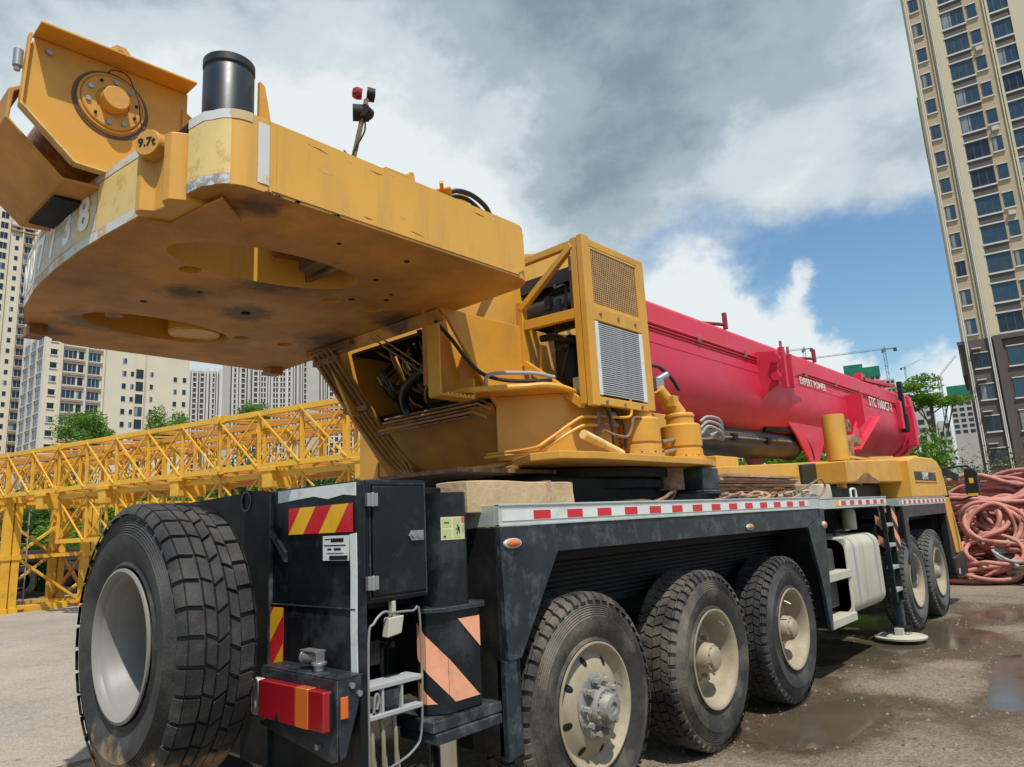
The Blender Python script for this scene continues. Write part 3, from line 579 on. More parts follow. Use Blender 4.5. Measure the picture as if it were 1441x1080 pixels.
P('lens_chip', MB().prism([(-2.86, .866), (-2.835, .905), (-2.815, .866)], 'y', 1.6465, 1.650), DARK, tl, smooth=None)
P('side_reflector', MB().box(-2.484, -2.474, 1.712, 1.745, .905, .985), LORG, lb, bevel=.003)
for bx, by, bz, d in ((-3.02, 1.696, .85, 0), (-2.60, 1.696, .795, 0), (-2.484, 1.765, 1.02, 1), (-2.484, 1.80, .985, 1)):
    P('bolt', MB().cyl((bx, by, bz), (bx+(.012 if d else 0), by-(0 if d else .014), bz), .012, 8), STEEL, lb)
P('air_coupling', MB().cyl((-2.70, 1.76, 1.056), (-2.70, 1.76, 1.08), .024, 16).cyl((-2.70, 1.76, 1.078), (-2.70, 1.76, 1.09), .032, 16).cyl((-2.79, 1.75, 1.105), (-2.72, 1.77, 1.105), .024, 16).cyl((-2.80, 1.748, 1.105), (-2.79, 1.75, 1.105), .028, 16).box(-2.81, -2.69, 1.735, 1.785, 1.128, 1.136).box(-2.72, -2.69, 1.74, 1.78, 1.08, 1.13), STEEL, lb, bevel=.002)
# grab frame, steps and hoses below the box
P('wire_frame', MB().tube(smooth_path([(-2.50, 1.862, .62), (-2.50, 1.862, 1.16), (-2.50, 1.89, 1.235), (-2.50, 1.94, 1.275), (-2.50, 1.99, 1.268), (-2.50, 2.10, 1.262), (-2.50, 2.14, 1.24), (-2.50, 2.14, .80), (-2.50, 2.09, .70), (-2.50, 1.95, .66)], 4), .0055, 8), STEEL)
P('step_rung', MB().box(-2.60, -2.49, 1.862, 2.14, .975, .995), GREY, bevel=.003); P('step_rung', MB().box(-2.60, -2.49, 1.862, 2.14, .862, .880), GREY, bevel=.003)
P('step_post', MB().box(-2.52, -2.495, 1.925, 1.935, .88, .975).box(-2.52, -2.495, 2.025, 2.035, .88, .975), GREY)
P('connector_box', MB().box(-2.54, -2.497, 1.942, 2.018, .895, .965), BLKD, bevel=.006)
P('shackle', MB().tube(smooth_path([(-2.50, 1.885, .89), (-2.50, 1.89, .94), (-2.50, 1.90, .96), (-2.50, 1.912, .94), (-2.50, 1.90, .90)], 4), .006, 8), STEEL)
P('work_lamp', MB().prism([(1.955, 1.170), (2.03, 1.180), (2.045, 1.252), (1.965, 1.248)], 'x', -2.53, -2.49).box(-2.53, -2.50, 1.99, 2.01, 1.25, 1.315), TANK, bevel=.004)
for yy, dx in ((1.89, 0), (1.945, .015), (2.01, .02)): P('hose_loop', MB().tube(smooth_path([(-2.56, yy, .90), (-2.52, yy, .80), (-2.515, yy, .66), (-2.53, yy+.03, .58), (-2.57, yy+.05, .66), (-2.60, yy+.05, .85)], 5), .009, 8), mat('olive_hose', (.22, .20, .13), .5))
P('rear_valve_block', MB().box(-2.72, -2.60, 1.90, 2.00, 1.05, 1.15).cyl((-2.62, 2.02, .98), (-2.62, 2.02, 1.14), .012, 8).cyl((-2.62, 2.02, 1.12), (-2.55, 2.03, 1.13), .014, 10), DARK, bevel=.003)
# ---- outriggers --------------------------------------------------
og = P('outrigger_beam', MB().box(-5.4, -2.80, 2.19, 2.60, .84, 1.24), DARK, bevel=.01)
jb = MB(); oc = [(-2.60, 2.20), (-2.535, 2.20), (-2.465, 2.27), (-2.465, 2.475), (-2.535, 2.545), (-2.60, 2.545), (-2.66, 2.475), (-2.66, 2.27)]
jb.prism(oc, 'z', .80, 1.245)
oj = P('outrigger_jack', jb, BLK, bevel=.01)
P('jack_tube', MB().cyl((-2.575, 2.365, 1.245), (-2.575, 2.365, 1.775), .110, 32), BLK, oj)
P('collar_plate', MB().prism([(x*1.0+(.02 if x > -2.6 else -.02), y+(.02 if y > 2.35 else -.02)) for x, y in oc], 'z', 1.238, 1.258), BLKD, oj, bevel=.003)
P('jack_foot_housing', MB().box(-2.69, -2.44, 2.15, 2.58, .752, .80).box(-2.68, -2.43, 2.16, 2.57, .705, .75), BLKD, oj, bevel=.006)
P('jack_rod', MB().cyl((-2.59, 2.34, .07), (-2.59, 2.34, .76), .066, 28), CHROME, oj)
P('jack_foot', MB().lathe([(0, .24), (.03, .24), (.05, .20), (.06, .10), (.14, .09)], (-2.59, 2.34, .01), (0, 0, 1), 28, 0, True), STEEL, oj)
# salmon stripes wrapped on the jack casing: flat facets following the casing
faces = [((-2.60, 2.20), (-2.535, 2.20)), ((-2.535, 2.20), (-2.465, 2.27)), ((-2.465, 2.27), (-2.465, 2.475)), ((-2.465, 2.475), (-2.535, 2.545))]
def wrap_band(zf0, zf1, s_rng, name='reflective_stripe', pts=faces, off=.0022, par=oj, m=ORT, zlo=.85, zhi=1.21):
    b = MB(); s = 0; u0 = s_rng[0]; u1 = s_rng[1]
    for (p, q) in pts:
        p = Vector(p); q = Vector(q); l = (q-p).length; d = (q-p)/l; nrm = Vector((d.y, -d.x)); n = max(2, int(l/.012))
        for i in range(n):
            a, c = s+l*i/n, s+l*(i+1)/n
            if c <= u0 or a >= u1: continue
            a2, c2 = max(a, u0), min(c, u1)
            za0, za1, zb0, zb1 = zf0(a2), zf1(a2), zf0(c2), zf1(c2)
            za0, zb0 = max(za0, zlo), max(zb0, zlo); za1, zb1 = min(za1, zhi), min(zb1, zhi)
            if za1-za0 < .002 and zb1-zb0 < .002: continue
            A_ = p+d*(a2-s)+nrm*off; B_ = p+d*(c2-s)+nrm*off
            b.add([(A_.x, A_.y, za0), (B_.x, B_.y, zb0), (B_.x, B_.y, max(zb1, zb0)), (A_.x, A_.y, max(za1, za0))], [(0, 1, 2, 3)])
        s += l
    return P(name, b, m, par, smooth=None)
f0 = lambda s: 1.195-(s-.01)*1.0
wrap_band(lambda s: f0(s)-.155, lambda s: f0(s), (.01, .41))
wrap_band(lambda s: f0(s)-.245-.28, lambda s: f0(s)-.245, (.01, .17))
wrap_band(lambda s: f0(s)+.225, lambda s: f0(s)+.40, (.20, .41), zhi=1.20)
b = MB()
def cylpatch(b, cx, cy, r, a0, a1, z0, z1, mi, n=6):
    for i in range(n):
        p = [(cx+r*math.cos(R(a0+(a1-a0)*(i+k)/n)), cy+r*math.sin(R(a0+(a1-a0)*(i+k)/n))) for k in (0, 1)]
        b.add([(p[0][0], p[0][1], z0), (p[1][0], p[1][1], z0), (p[1][0], p[1][1], z1), (p[0][0], p[0][1], z1)], [(0, 1, 2, 3)], mi)
CRM = mat('cream_sticker', (.62, .55, .33), .5, var=.06); GRN = mat('green_sticker', (.42, .48, .20), .5, var=.06); PRE = mat('sticker_red', (.65, .12, .07), .5)
cylpatch(b, -2.575, 2.365, .1120, -48, 22, 1.555, 1.660, 0, 10)
cylpatch(b, -2.575, 2.365, .1127, -45, -22, 1.612, 1.652, 1); cylpatch(b, -2.575, 2.365, .1127, -45, -22, 1.562, 1.602, 1); cylpatch(b, -2.575, 2.365, .1127, -17, 5, 1.562, 1.652, 1)
cylpatch(b, -2.575, 2.365, .1128, 8, 21, 1.632, 1.658, 2); cylpatch(b, -2.575, 2.365, .1131, -40, -28, 1.630, 1.636, 3); cylpatch(b, -2.575, 2.365, .1131, -42, -36, 1.566, 1.574, 3)
# little warning figure: head, body, arm, legs
cylpatch(b, -2.575, 2.365, .1131, -7, -3, 1.614, 1.622, 3); cylpatch(b, -2.575, 2.365, .1131, -6, 1, 1.592, 1.613, 3); cylpatch(b, -2.575, 2.365, .1131, -12, -6, 1.600, 1.605, 3); cylpatch(b, -2.575, 2.365, .1131, -9, -6, 1.578, 1.592, 3); cylpatch(b, -2.575, 2.365, .1131, -2, 1, 1.582, 1.592, 3)
for zq in (1.616, 1.606, 1.598, 1.590): cylpatch(b, -2.575, 2.365, .1130, 9, 19, zq, zq+.003, 4)
P('warning_sticker', b, [CRM, GRN, PRE, DARK, GREY], oj, smooth=None)
# front outrigger
oj2 = P('outrigger_jack', MB().box(-2.66, -2.47, 9.78, 10.00, .98, 1.56), BLK, bevel=.012)
P('jack_leg', MB().box(-2.63, -2.50, 9.80, 9.95, .42, 1.0).box(-2.61, -2.52, 9.81, 9.93, .12, .45), BLKD, oj2, bevel=.008)
P('collar_plate', MB().box(-2.69, -2.45, 9.75, 10.03, 1.0, 1.03), BLKD, oj2, bevel=.003)
P('jack_foot', MB().lathe([(0, .285), (.022, .29), (.03, .27), (.034, .05)], (-2.555, 9.74, .02), (0, 0, 1), 36, 0, True).box(-2.60, -2.51, 9.68, 9.92, .05, .13), TANK, oj2, smooth=30)
P('foot_pin', MB().cyl((-2.66, 9.78, .115), (-2.45, 9.78, .115), .032, 14).cyl((-2.66, 9.90, .115), (-2.45, 9.90, .115), .032, 14), DARK, oj2)
f2 = [((-2.66, 9.777), (-2.467, 9.777)), ((-2.467, 9.777), (-2.467, 10.0))]
for k in range(3): wrap_band(lambda s, k=k: 1.60-k*.24-(s)*.7, lambda s, k=k: 1.72-k*.24-(s)*.7, (0, .42), pts=f2, par=oj2, zlo=1.04, zhi=1.555)
P('outrigger_beam', MB().box(-5.4, -2.70, 9.76, 10.08, .78, 1.14), DARK, bevel=.01)
# ladder
ld = P('ladder', MB().box(-2.500, -2.450, 9.42, 9.455, .46, 1.59).box(-2.500, -2.450, 9.71, 9.745, .46, 1.59), BLK, bevel=.003)
for z in (.60, .86, 1.12, 1.36): P('rung', MB().box(-2.53, -2.445, 9.455, 9.71, z-.02, z+.02), GREY, ld, bevel=.003)
P('bay_wall', MB().box(-3.55, -3.3, 7.4, 10.4, .6, 1.6), DARK)
# fuel tank and steps
tk = P('fuel_tank', MB().prism([(x, z) for x, z in arc(-2.62, 1.16, .13, 90, 0, 5)]+[(x, z) for x, z in arc(-2.62, .62, .13, 0, -90, 5)]+[(-3.28, .49), (-3.28, 1.29)], 'y', 7.98, 9.18), TANK, bevel=.025, seg=3)
for y in (8.22, 8.98): P('tank_strap', MB().prism([(x, z) for x, z in arc(-2.62, 1.16, .136, 90, 0, 6)]+[(x, z) for x, z in arc(-2.62, .62, .136, 0, -90, 6)]+[(-2.62, .50), (-2.60, .52), (-2.50, .62), (-2.50, 1.16), (-2.62, 1.28)], 'y', y-.022, y+.022), GREY, tk)
P('tank_neck', MB().lathe([(0, .045), (.03, .05), (.05, .05)], (-2.72, 8.45, 1.28), (.5, 0, 1), 18, 0, True).box(-2.70, -2.60, 8.38, 8.56, 1.34, 1.355), STEEL, tk)
P('filter_canister', MB().lathe([(0, .07), (.02, .078), (.20, .078), (.24, .06)], (-2.75, 9.05, 1.33), (0, .05, 1), 22, 0, True), TANK)
st = P('side_step', MB().box(-2.74, -2.482, 7.24, 8.02, .885, .965), TANK, bevel=.006); P('side_step', MB().box(-2.74, -2.482, 7.24, 8.02, .455, .535), TANK, bevel=.006)
P('step_back_frame', MB().box(-2.80, -2.50, 7.98, 8.03, .50, 1.28).box(-2.78, -2.74, 7.24, 8.0, .5, 1.25), TANK, bevel=.01)
P('tank_bracket', MB().box(-3.1, -2.6, 7.50, 7.90, .60, 1.18), mat('battery_box_dark', (.05, .045, .035), .6, var=.3), bevel=.02)
P('deck_grab_handle', MB().tube(smooth_path([(-2.60, 8.75, 1.66), (-2.60, 8.75, 1.775), (-2.60, 8.79, 1.80), (-2.60, 8.90, 1.80), (-2.60, 8.94, 1.775), (-2.60, 8.94, 1.66)], 4), .013, 8), WHT)
P('deck_post', MB().cyl((-2.52, 9.50, 1.30), (-2.52, 9.50, 1.58), .018, 10), WHT)
# ---- slewing ring ------------------------------------------------
P('dark_gap_filler', MB().box(-5.0, -2.86, 3.5, 5.75, 1.675, 1.90), DARK, bevel=.02)  # added dark box that blocks the sky gap under the platform
P('slewing_ring', MB().cyl((XC, 4.65, 1.66), (XC, 4.65, 1.97), 1.16, 64).cyl((XC, 4.65, 1.82), (XC, 4.65, 1.88), 1.22, 64).lathe([(0, 1.26), (.06, 1.26)], (XC, 4.65, 1.90), (0, 0, 1), 56, 0, True), DARK)
P('grease_box', MB().box(-2.78, -2.55, 5.05, 5.32, 1.79, 1.96).box(-2.80, -2.52, 5.0, 5.36, 1.77, 1.79), BLKD, bevel=.01)
P('drive_housing', MB().cyl((-2.78, 4.95, 1.80), (-2.78, 4.95, 1.97), .11, 20), BRS)
# ---- counterweight ----------------------------------------------
def holed_slab(outer, holes, z0, z1, mi2=0):
    bm = bmesh.new(); sides = []
    for z in (z0, z1):
        es = []
        for lp in [outer]+holes:
            vs = [bm.verts.new((x, y, z)) for x, y in lp]; es += [bm.edges.new((vs[i], vs[(i+1) % len(vs)])) for i in range(len(vs))]; sides.append(vs)
        bmesh.ops.triangle_fill(bm, edges=es, use_beauty=True)
    n = len(holes)+1
    for i in range(n):
        a, b = sides[i], sides[n+i]
        for k in range(len(a)): bm.faces.new((a[k], a[(k+1) % len(a)], b[(k+1) % len(a)], b[k]))
    bmesh.ops.recalc_face_normals(bm, faces=bm.faces)
    m = MB(); ix = {v: i for i, v in enumerate(bm.verts)}
    m.v = [tuple(v.co) for v in bm.verts]; m.f = [[ix[v] for v in f.verts] for f in bm.faces]; m.m = [0 if abs(f.normal.z) > .5 else mi2 for f in bm.faces]; bm.free(); return m
def ell(cx, cy, rx, ry, n, rot=0):
    o = []
    for k in range(n):
        a = 2*math.pi*k/n; x, y = rx*math.cos(a), ry*math.sin(a); o.append((cx+x*math.cos(R(rot))-y*math.sin(R(rot)), cy+x*math.sin(R(rot))+y*math.cos(R(rot))))
    return o
rear = [(-5.47, 1.52), (-5.30, 1.34), (-5.08, 1.18), (-4.75, 1.095), (-4.35, 1.045), (-3.97, 1.03), (-3.6, 1.04), (-3.3, 1.065), (-3.0, 1.10)]
outer = rear+[(-3.0, 1.24), (-2.73, 1.24), (-2.725, 1.15), (-2.62, 1.165)]+[(p[0], p[1]) for p in arc(-2.63, 1.31, .13, -72, 0, 6)]+arc(-2.66, 2.94, .16, 0, 90, 6)+arc(-5.31, 2.98, .16, 90, 180, 6)
slots = [ell(-3.26, 1.82, .235, .50, 40, -6), ell(-4.72, 1.86, .235, .48, 40, 6)]
rounds = [(-3.54, 1.53, .055), (-3.51, 2.68, .052), (-3.52, 2.37, .052), (-4.60, 2.70, .052), (-4.61, 2.37, .052), (-4.60, 1.53, .05), (-4.06, 2.11, .03)]
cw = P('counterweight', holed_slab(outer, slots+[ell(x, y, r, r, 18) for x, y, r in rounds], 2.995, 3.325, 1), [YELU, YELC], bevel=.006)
cwt = P('counterweight_side_plate', MB().prism([(1.42, 3.012), (2.93, 3.012), (3.00, 3.06), (3.00, 3.27), (2.93, 3.322), (1.42, 3.322)], 'x', -2.4995, -2.497), YELC, cw)
for (a, c, d) in (((1.40, 3.010), (2.95, 3.010), .004), ((1.385, 3.01), (1.385, 3.32), .003)): P('weld_seam', MB().tube([(-2.499, a[0], a[1]), (-2.499, (a[0]+c[0])/2, (a[1]+c[1])/2), (-2.499, c[0], c[1])], d, 6), YELU, cw)
SCR = mat('scratch_primer', (.62, .50, .30), .6); SCD = mat('scratch_dark', (.13, .07, .035), .7)
random.seed(12)
for k in range(14):
    y = random.uniform(1.45, 2.9); z = random.choice((random.uniform(3.02, 3.06), random.uniform(3.05, 3.30), random.uniform(3.27, 3.31))); l = random.uniform(.015, .09)
    P('scratch', MB().prism([(y, z), (y+l*.5, z+random.uniform(-.006, .004)), (y+l, z-random.uniform(0, .012)), (y+l*.55, z-.004-random.uniform(0, .004))], 'x', -2.4970, -2.4962), SCR if k % 3 else SCD, cw, smooth=None)
for k in range(10):
    y = random.uniform(1.36, 1.62)+.12*(k > 6)*k*.3; P('paint_chip', MB().prism([(y, 2.996), (y+.02, 2.996), (y+.026, 3.001+random.random()*.004), (y+.012, 3.004+random.random()*.006), (y+.002, 3.000)], 'x', -2.5, -2.4955), SCD, cw, smooth=None)
# inside of the counterweight: hook beams seen through the slots
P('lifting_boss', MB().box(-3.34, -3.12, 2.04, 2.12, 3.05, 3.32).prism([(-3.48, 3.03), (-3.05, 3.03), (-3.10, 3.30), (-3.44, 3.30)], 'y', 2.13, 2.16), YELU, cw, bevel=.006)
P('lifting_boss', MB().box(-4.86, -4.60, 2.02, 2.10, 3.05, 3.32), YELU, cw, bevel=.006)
P('slot_sun_cover', MB().box(-4.98, -4.45, 1.30, 2.42, 3.328, 3.345), YEL, cw); P('slot_sun_cover', MB().box(-3.56, -2.96, 1.22, 1.62, 3.328, 3.345), YEL, cw); P('slot_sun_cover', MB().box(-3.56, -2.96, 1.96, 2.40, 3.328, 3.345), YEL, cw)  # added plates that keep sun out of the slots to darken them
P('slot_boss', MB().lathe([(0, .10), (.16, .10), (.17, .09), (.17, .04)], (-3.40, 2.02, 3.325), (0, 0, -1), 28, 0, True), YELU, cw)
P('slot_boss', MB().lathe([(0, .17), (.22, .17), (.235, .16), (.235, .001)], (-4.80, 2.12, 3.25), (0, 0, -1), 32), YELC, cw)
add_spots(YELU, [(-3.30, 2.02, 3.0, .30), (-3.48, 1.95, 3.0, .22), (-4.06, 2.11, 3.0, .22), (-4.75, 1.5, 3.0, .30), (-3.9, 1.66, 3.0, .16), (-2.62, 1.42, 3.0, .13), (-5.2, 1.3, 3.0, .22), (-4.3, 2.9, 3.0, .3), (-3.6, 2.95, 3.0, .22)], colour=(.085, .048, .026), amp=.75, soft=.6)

for (x, y) in ((-3.05, 2.35), (-3.20, 2.58), (-3.42, 2.45), (-3.30, 2.62), (-2.75, 1.9), (-2.72, 2.3), (-3.85, 1.72), (-4.2, 1.55)):
    P('tapped_hole', MB().cyl((x, y, 2.992), (x, y, 3.0), random.choice((.012, .016, .02)), 14), DARK, cw)
P('grease_nipple', MB().cyl((-4.06, 2.11, 2.985), (-4.06, 2.11, 3.02), .022, 12), DARK, cw)
# edges marked with worn white tape
WTP = mat('worn_white_tape', (.60, .60, .56), .5, var=.08, vscale=6, dirt=(.52, .30, .07), dirt_amt=.42, dscale=7, sharp=.03)
def ribbon(pts, z0, z1, off, m, name='white_edge_tape', par=cw, z1b=None):
    b = MB(); P2 = [Vector(p) for p in pts]; vs = []
    for i, p in enumerate(P2):
        t = (P2[min(i+1, len(P2)-1)]-P2[max(i-1, 0)]).normalized(); nn_ = Vector((t.y, -t.x)); q = p+nn_*off
        f = i/(len(P2)-1); vs += [(q.x, q.y, z0), (q.x, q.y, z1 if z1b is None else z1+(z1b-z1)*f)]
    b.add(vs, [(2*i, 2*i+1, 2*i+3, 2*i+2) for i in range(len(P2)-1)]); return P(name, b, m, par, smooth=50)
def dens(pts, n=4): return [tuple(v[:2]) for v in smooth_path([(x, y, 0) for x, y in pts], n)]
rr_ = rear
ribbon(rr_, 3.285, 3.326, .003, WTP); ribbon(rr_[:-1]+[(-3.01, 1.099)], 2.998, 3.045, .003, WTP)
cor = [(-2.725, 1.15), (-2.62, 1.165)]+arc(-2.63, 1.31, .13, -72, 0, 6)
ribbon(cor, 3.285, 3.326, .003, WTP); ribbon(cor[:-3], 2.997, 3.04, .0035, mat('scraped_white_tape', (.62, .62, .6), .5, dirt=(.12, .10, .08), dirt_amt=.4, dscale=12, sharp=.04))
SCUFF = mat('scuffed_paint', (.56, .45, .26), .6, var=.1, vscale=30, dirt=(.60, .62, .62), dirt_amt=.62, dscale=22, sharp=.03)
ribbon([(-2.4985, 1.335), (-2.4965, 1.385)], 3.03, 3.30, .001, SCUFF, 'scuff_mark')
PALE = mat('daylit_pale_yellow', (.72, .52, .20), .5, var=.06, vscale=4, dirt=(.50, .30, .08), dirt_amt=.3, dscale=9, sharp=.05)  # paler yellow with the rear face's bright daylight put into the colour
ribbon(cor[:6], 3.042, 3.283, .0015, PALE, 'daylit_corner_panel'); ribbon(rr_[3:], 3.047, 3.283, .0015, PALE, 'daylit_rear_panel')
# number painted on the rear arc
pan = mat('whitewashed_panel', (.55, .45, .33), .6, var=.12, vscale=8, dirt=(.66, .64, .58), dirt_amt=.5, dscale=14, sharp=.05)
ribbon(rr_[0:6]+[(-3.80, 1.034), (-3.46, 1.0520)], 3.05, 3.278, .0035, pan, 'number_panel')
def on_arc(ch, x, zc, size):
    # position on the arc at x
    for (a, c) in zip(rr_[:-1], rr_[1:]):
        if a[0] <= x <= c[0]:
            t = (x-a[0])/(c[0]-a[0]); y = a[1]+(c[1]-a[1])*t; d = Vector((c[0]-a[0], c[1]-a[1], 0)).normalized(); nrm_ = Vector((d.y, -d.x, 0))
            o = Vector((x, y, zc))+nrm_*.0055; text_mesh(ch, size, frame_mx(o, d, (0, 0, 1)), mat('white_marking', (.86, .86, .84), .5, var=.05), 'number_lettering', cw, bold=.008, depth=.001)
for ch, x in zip('粤N07738', (-4.98, -4.72, -4.48, -4.25, -4.03, -3.81, -3.59)): on_arc(ch, x, 3.165, .235)
# weight post with the round 9.7t disc
wp = P('weight_post', MB().prism([(-3.0, 1.06), (-2.975, 1.045), (-2.945, 1.05), (-2.915, 1.10), (-2.85, 1.115), (-2.805, 1.085), (-2.765, 1.095), (-2.735, 1.15), (-2.735, 1.26), (-3.0, 1.26)], 'z', 2.972, 3.275), YEL, cw, bevel=.006)
P('weight_disc', MB().lathe([(0, .001), (0, .056), (.008, .061), (.11, .061)], (-2.885, 1.045, 3.255), (-.50, .87, 0), 36), YEL, wp)
P('foot_plate', MB().prism([(-3.0, 1.10), (-2.965, 1.19), (-2.745, 1.215), (-2.60, 1.24), (-2.75, 1.40), (-3.0, 1.36)], 'z', 2.960, 2.972), YELU, wp, bevel=.003)
P('rubber_stop', MB().box(-2.98, -2.78, 1.18, 1.24, 3.328, 3.375), DARK, wp, bevel=.012)
text_mesh('9.7t', .054, frame_mx((-2.8842, 1.0437, 3.255), (.87, .50, 0), (0, 0, 1)), DARK, 'weight_lettering', wp, bold=.0012, depth=.0006)
# left side lugs below the slab
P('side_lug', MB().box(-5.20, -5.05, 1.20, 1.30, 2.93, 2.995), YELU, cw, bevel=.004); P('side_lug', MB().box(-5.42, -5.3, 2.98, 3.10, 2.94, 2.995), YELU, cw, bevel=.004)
# things standing on the counterweight
P('lifting_eye', MB().box(-2.62, -2.54, 2.02, 2.22, 3.325, 3.335).prism([(2.04, 3.335), (2.20, 3.335), (2.22, 3.37), (2.20, 3.375)], 'x', -2.60, -2.585), YEL, cw, bevel=.002)
# ---- exhaust stack ----------------------------------------------
ex = P('exhaust_stack', MB().lathe([(0, .130), (.72, .130), (.73, .125), (.745, .125), (.75, .133), (.79, .133), (.79, .120), (.70, .115), (.30, .115)], (-3.34, 1.61, 3.33), (0, 0, 1), 40), mat('black_stack', (.011, .016, .021), .42, var=.2))
P('stack_bracket', MB().prism([(1.72, 3.33), (1.72, 4.02), (1.75, 4.00), (1.78, 3.85), (1.80, 3.68), (1.88, 3.58), (1.88, 3.33)], 'x', -3.24, -3.21), YEL, ex, bevel=.003)
P('stack_pipe', MB().tube([(-3.47, 1.55, 3.35), (-3.475, 1.54, 3.98)], .010, 8), DARK, ex)
P('deck_hose', MB().tube(smooth_path([(-2.95, 1.75, 3.60), (-2.90, 1.82, 3.50), (-2.85, 1.95, 3.45), (-2.80, 2.15, 3.38)], 5), .014, 8), HBLK)
# ---- marker mast -------------------------------------------------
ms = P('marker_mast', MB().beam((-3.36, 2.30, 3.33), (-3.30, 2.49, 4.30), .028, .020), BRS)
P('marker_lamp', MB().lathe([(0, .001), (.0, .035), (.035, .040), (.06, .028), (.065, .001)], (-3.325, 2.475, 4.34), (-.5, -.75, .1), 18), LRED, ms)
P('lamp_cup', MB().lathe([(0, .045), (.05, .042), (.055, .001)], (-3.31, 2.50, 4.345), (.5, .75, -.1), 18), DARK, ms)
P('marker_horn', MB().cyl((-3.35, 2.42, 4.20), (-3.29, 2.50, 4.20), .052, 20).cyl((-3.27, 2.44, 4.19), (-3.29, 2.50, 4.19), .040, 20), DARK, ms)
P('mast_wire', MB().tube(smooth_path([(-3.30, 2.47, 4.18), (-3.27, 2.45, 4.05), (-3.31, 2.40, 3.92), (-3.29, 2.36, 3.84), (-3.33, 2.34, 3.9)], 5), .006, 6), HBLK, ms)
# ---- winch --------------------------------------------------------
wn_ = P('winch', MB().prism([(1.43, 3.905), (.745, 3.885), (.715, 3.80), (.712, 3.52), (.93, 3.325), (1.07, 3.328), (1.43, 3.42)], 'x', -3.445, -3.42), YEL, bevel=.005)
P('plate_top_flange', MB().beam((-3.37, .735, 3.892), (-3.37, 1.425, 3.912), .14, .012).beam((-3.42, .722, 3.885), (-3.42, .708, 3.53), .05, .010), YEL, wn_, bevel=.003)
P('plate_edge_flange', MB().beam((-3.405, .702, 3.525), (-3.405, .925, 3.322), .05, .010).beam((-3.405, .925, 3.320), (-3.405, 1.07, 3.318), .05, .008), PALE, wn_, bevel=.003)
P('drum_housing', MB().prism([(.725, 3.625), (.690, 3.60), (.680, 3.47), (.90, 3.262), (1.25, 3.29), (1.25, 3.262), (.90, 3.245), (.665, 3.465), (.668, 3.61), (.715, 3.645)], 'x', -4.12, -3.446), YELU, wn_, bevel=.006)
P('far_side_plate', MB().prism([(1.40, 3.60), (.725, 3.62), (.690, 3.60), (.680, 3.47), (.90, 3.262), (1.25, 3.29), (1.40, 3.40)], 'x', -4.13, -4.118), YEL, wn_, bevel=.005)
P('rope_drum', MB().cyl((-4.11, 1.07, 3.60), (-3.45, 1.07, 3.60), .22, 36), BRS, wn_)
P('dark_pad', MB().box(-4.02, -3.62, .915, 1.03, 3.232, 3.262), DARK, wn_, bevel=.004)
FC = (-3.42, 1.07, 3.69)
fl = P('drum_flange', MB().lathe([(0, .150), (.010, .150), (.013, .146), (.013, .140), (.008, .136)], FC, (1, 0, 0), 48).lathe([(.008, .136), (.016, .134), (.020, .128), (.020, .075), (.014, .073), (.014, .060)], FC, (1, 0, 0), 48).lathe([(.014, .060), (.075, .058), (.079, .054), (.079, .001)], FC, (1, 0, 0), 40), YEL, wn_)
for k in range(10):
    a = R(12+36*k); p = Vector((-3.400, FC[1]+.108*math.cos(a), FC[2]+.108*math.sin(a)))
    P('flange_bolt', MB().cyl(p, p+Vector((.008, 0, 0)), .012 if k % 3 else .007, 12), (STEEL if k % 3 else DARK), fl, smooth=30)
P('grease_ring', MB().lathe([(.001, .150), (.004, .168), (.001, .170)], (FC[0], FC[1], FC[2]-.008), (1, 0, 0), 40), mat('grease_stain', (.10, .055, .03), .35), fl)
P('sensor_wire', MB().tube(smooth_path([(-3.40, 1.04, 3.83), (-3.39, 1.06, 3.855), (-3.37, 1.12, 3.84), (-3.33, 1.16, 3.70), (-3.34, 1.18, 3.60), (-3.25, 1.20, 3.40), (-3.12, 1.16, 3.34)], 6), .003, 6), HBLK, wn_)
P('plate_bolt', MB().cyl((-3.42, .80, 3.83), (-3.405, .80, 3.83), .014, 8), STEEL, wn_)
P('lifting_lug', holed_slab([(1.03, 3.905), (1.05, 3.99), (1.08, 4.02), (1.12, 4.02), (1.15, 3.99), (1.175, 3.905)], [ell(1.10, 3.975, .023, .023, 16)], -.008, .008), YEL, wn_)
lug = bpy.data.objects[[o.name for o in bpy.data.objects if o.name.startswith('lifting_lug')][-1]]
lug.data.transform(Matrix(((0, 0, 1, -3.43), (1, 0, 0, 0), (0, 1, 0, 0), (0, 0, 0, 1))))
P('air_fitting', MB().cyl((-3.44, .69, 3.72), (-3.44, .69, 3.80), .020, 14).cyl((-3.44, .69, 3.70), (-3.44, .69, 3.72), .013, 10), STEEL, wn_)
P('winch_bracket', MB().prism([(1.40, 3.40), (1.48, 3.40), (1.48, 3.75), (1.40, 3.80)], 'x', -3.47, -3.40), YEL, wn_, bevel=.004)
# ---- superstructure body ------------------------------------------
P('slewing_platform', MB().prism([(-5.25, 3.55), (-3.2, 3.55), (-2.75, 3.25), (-2.56, 3.30), (-2.50, 3.60), (-2.50, 5.10), (-2.62, 5.45), (-5.25, 5.45)], 'z', 1.975, 2.022), YEL, bevel=.006)
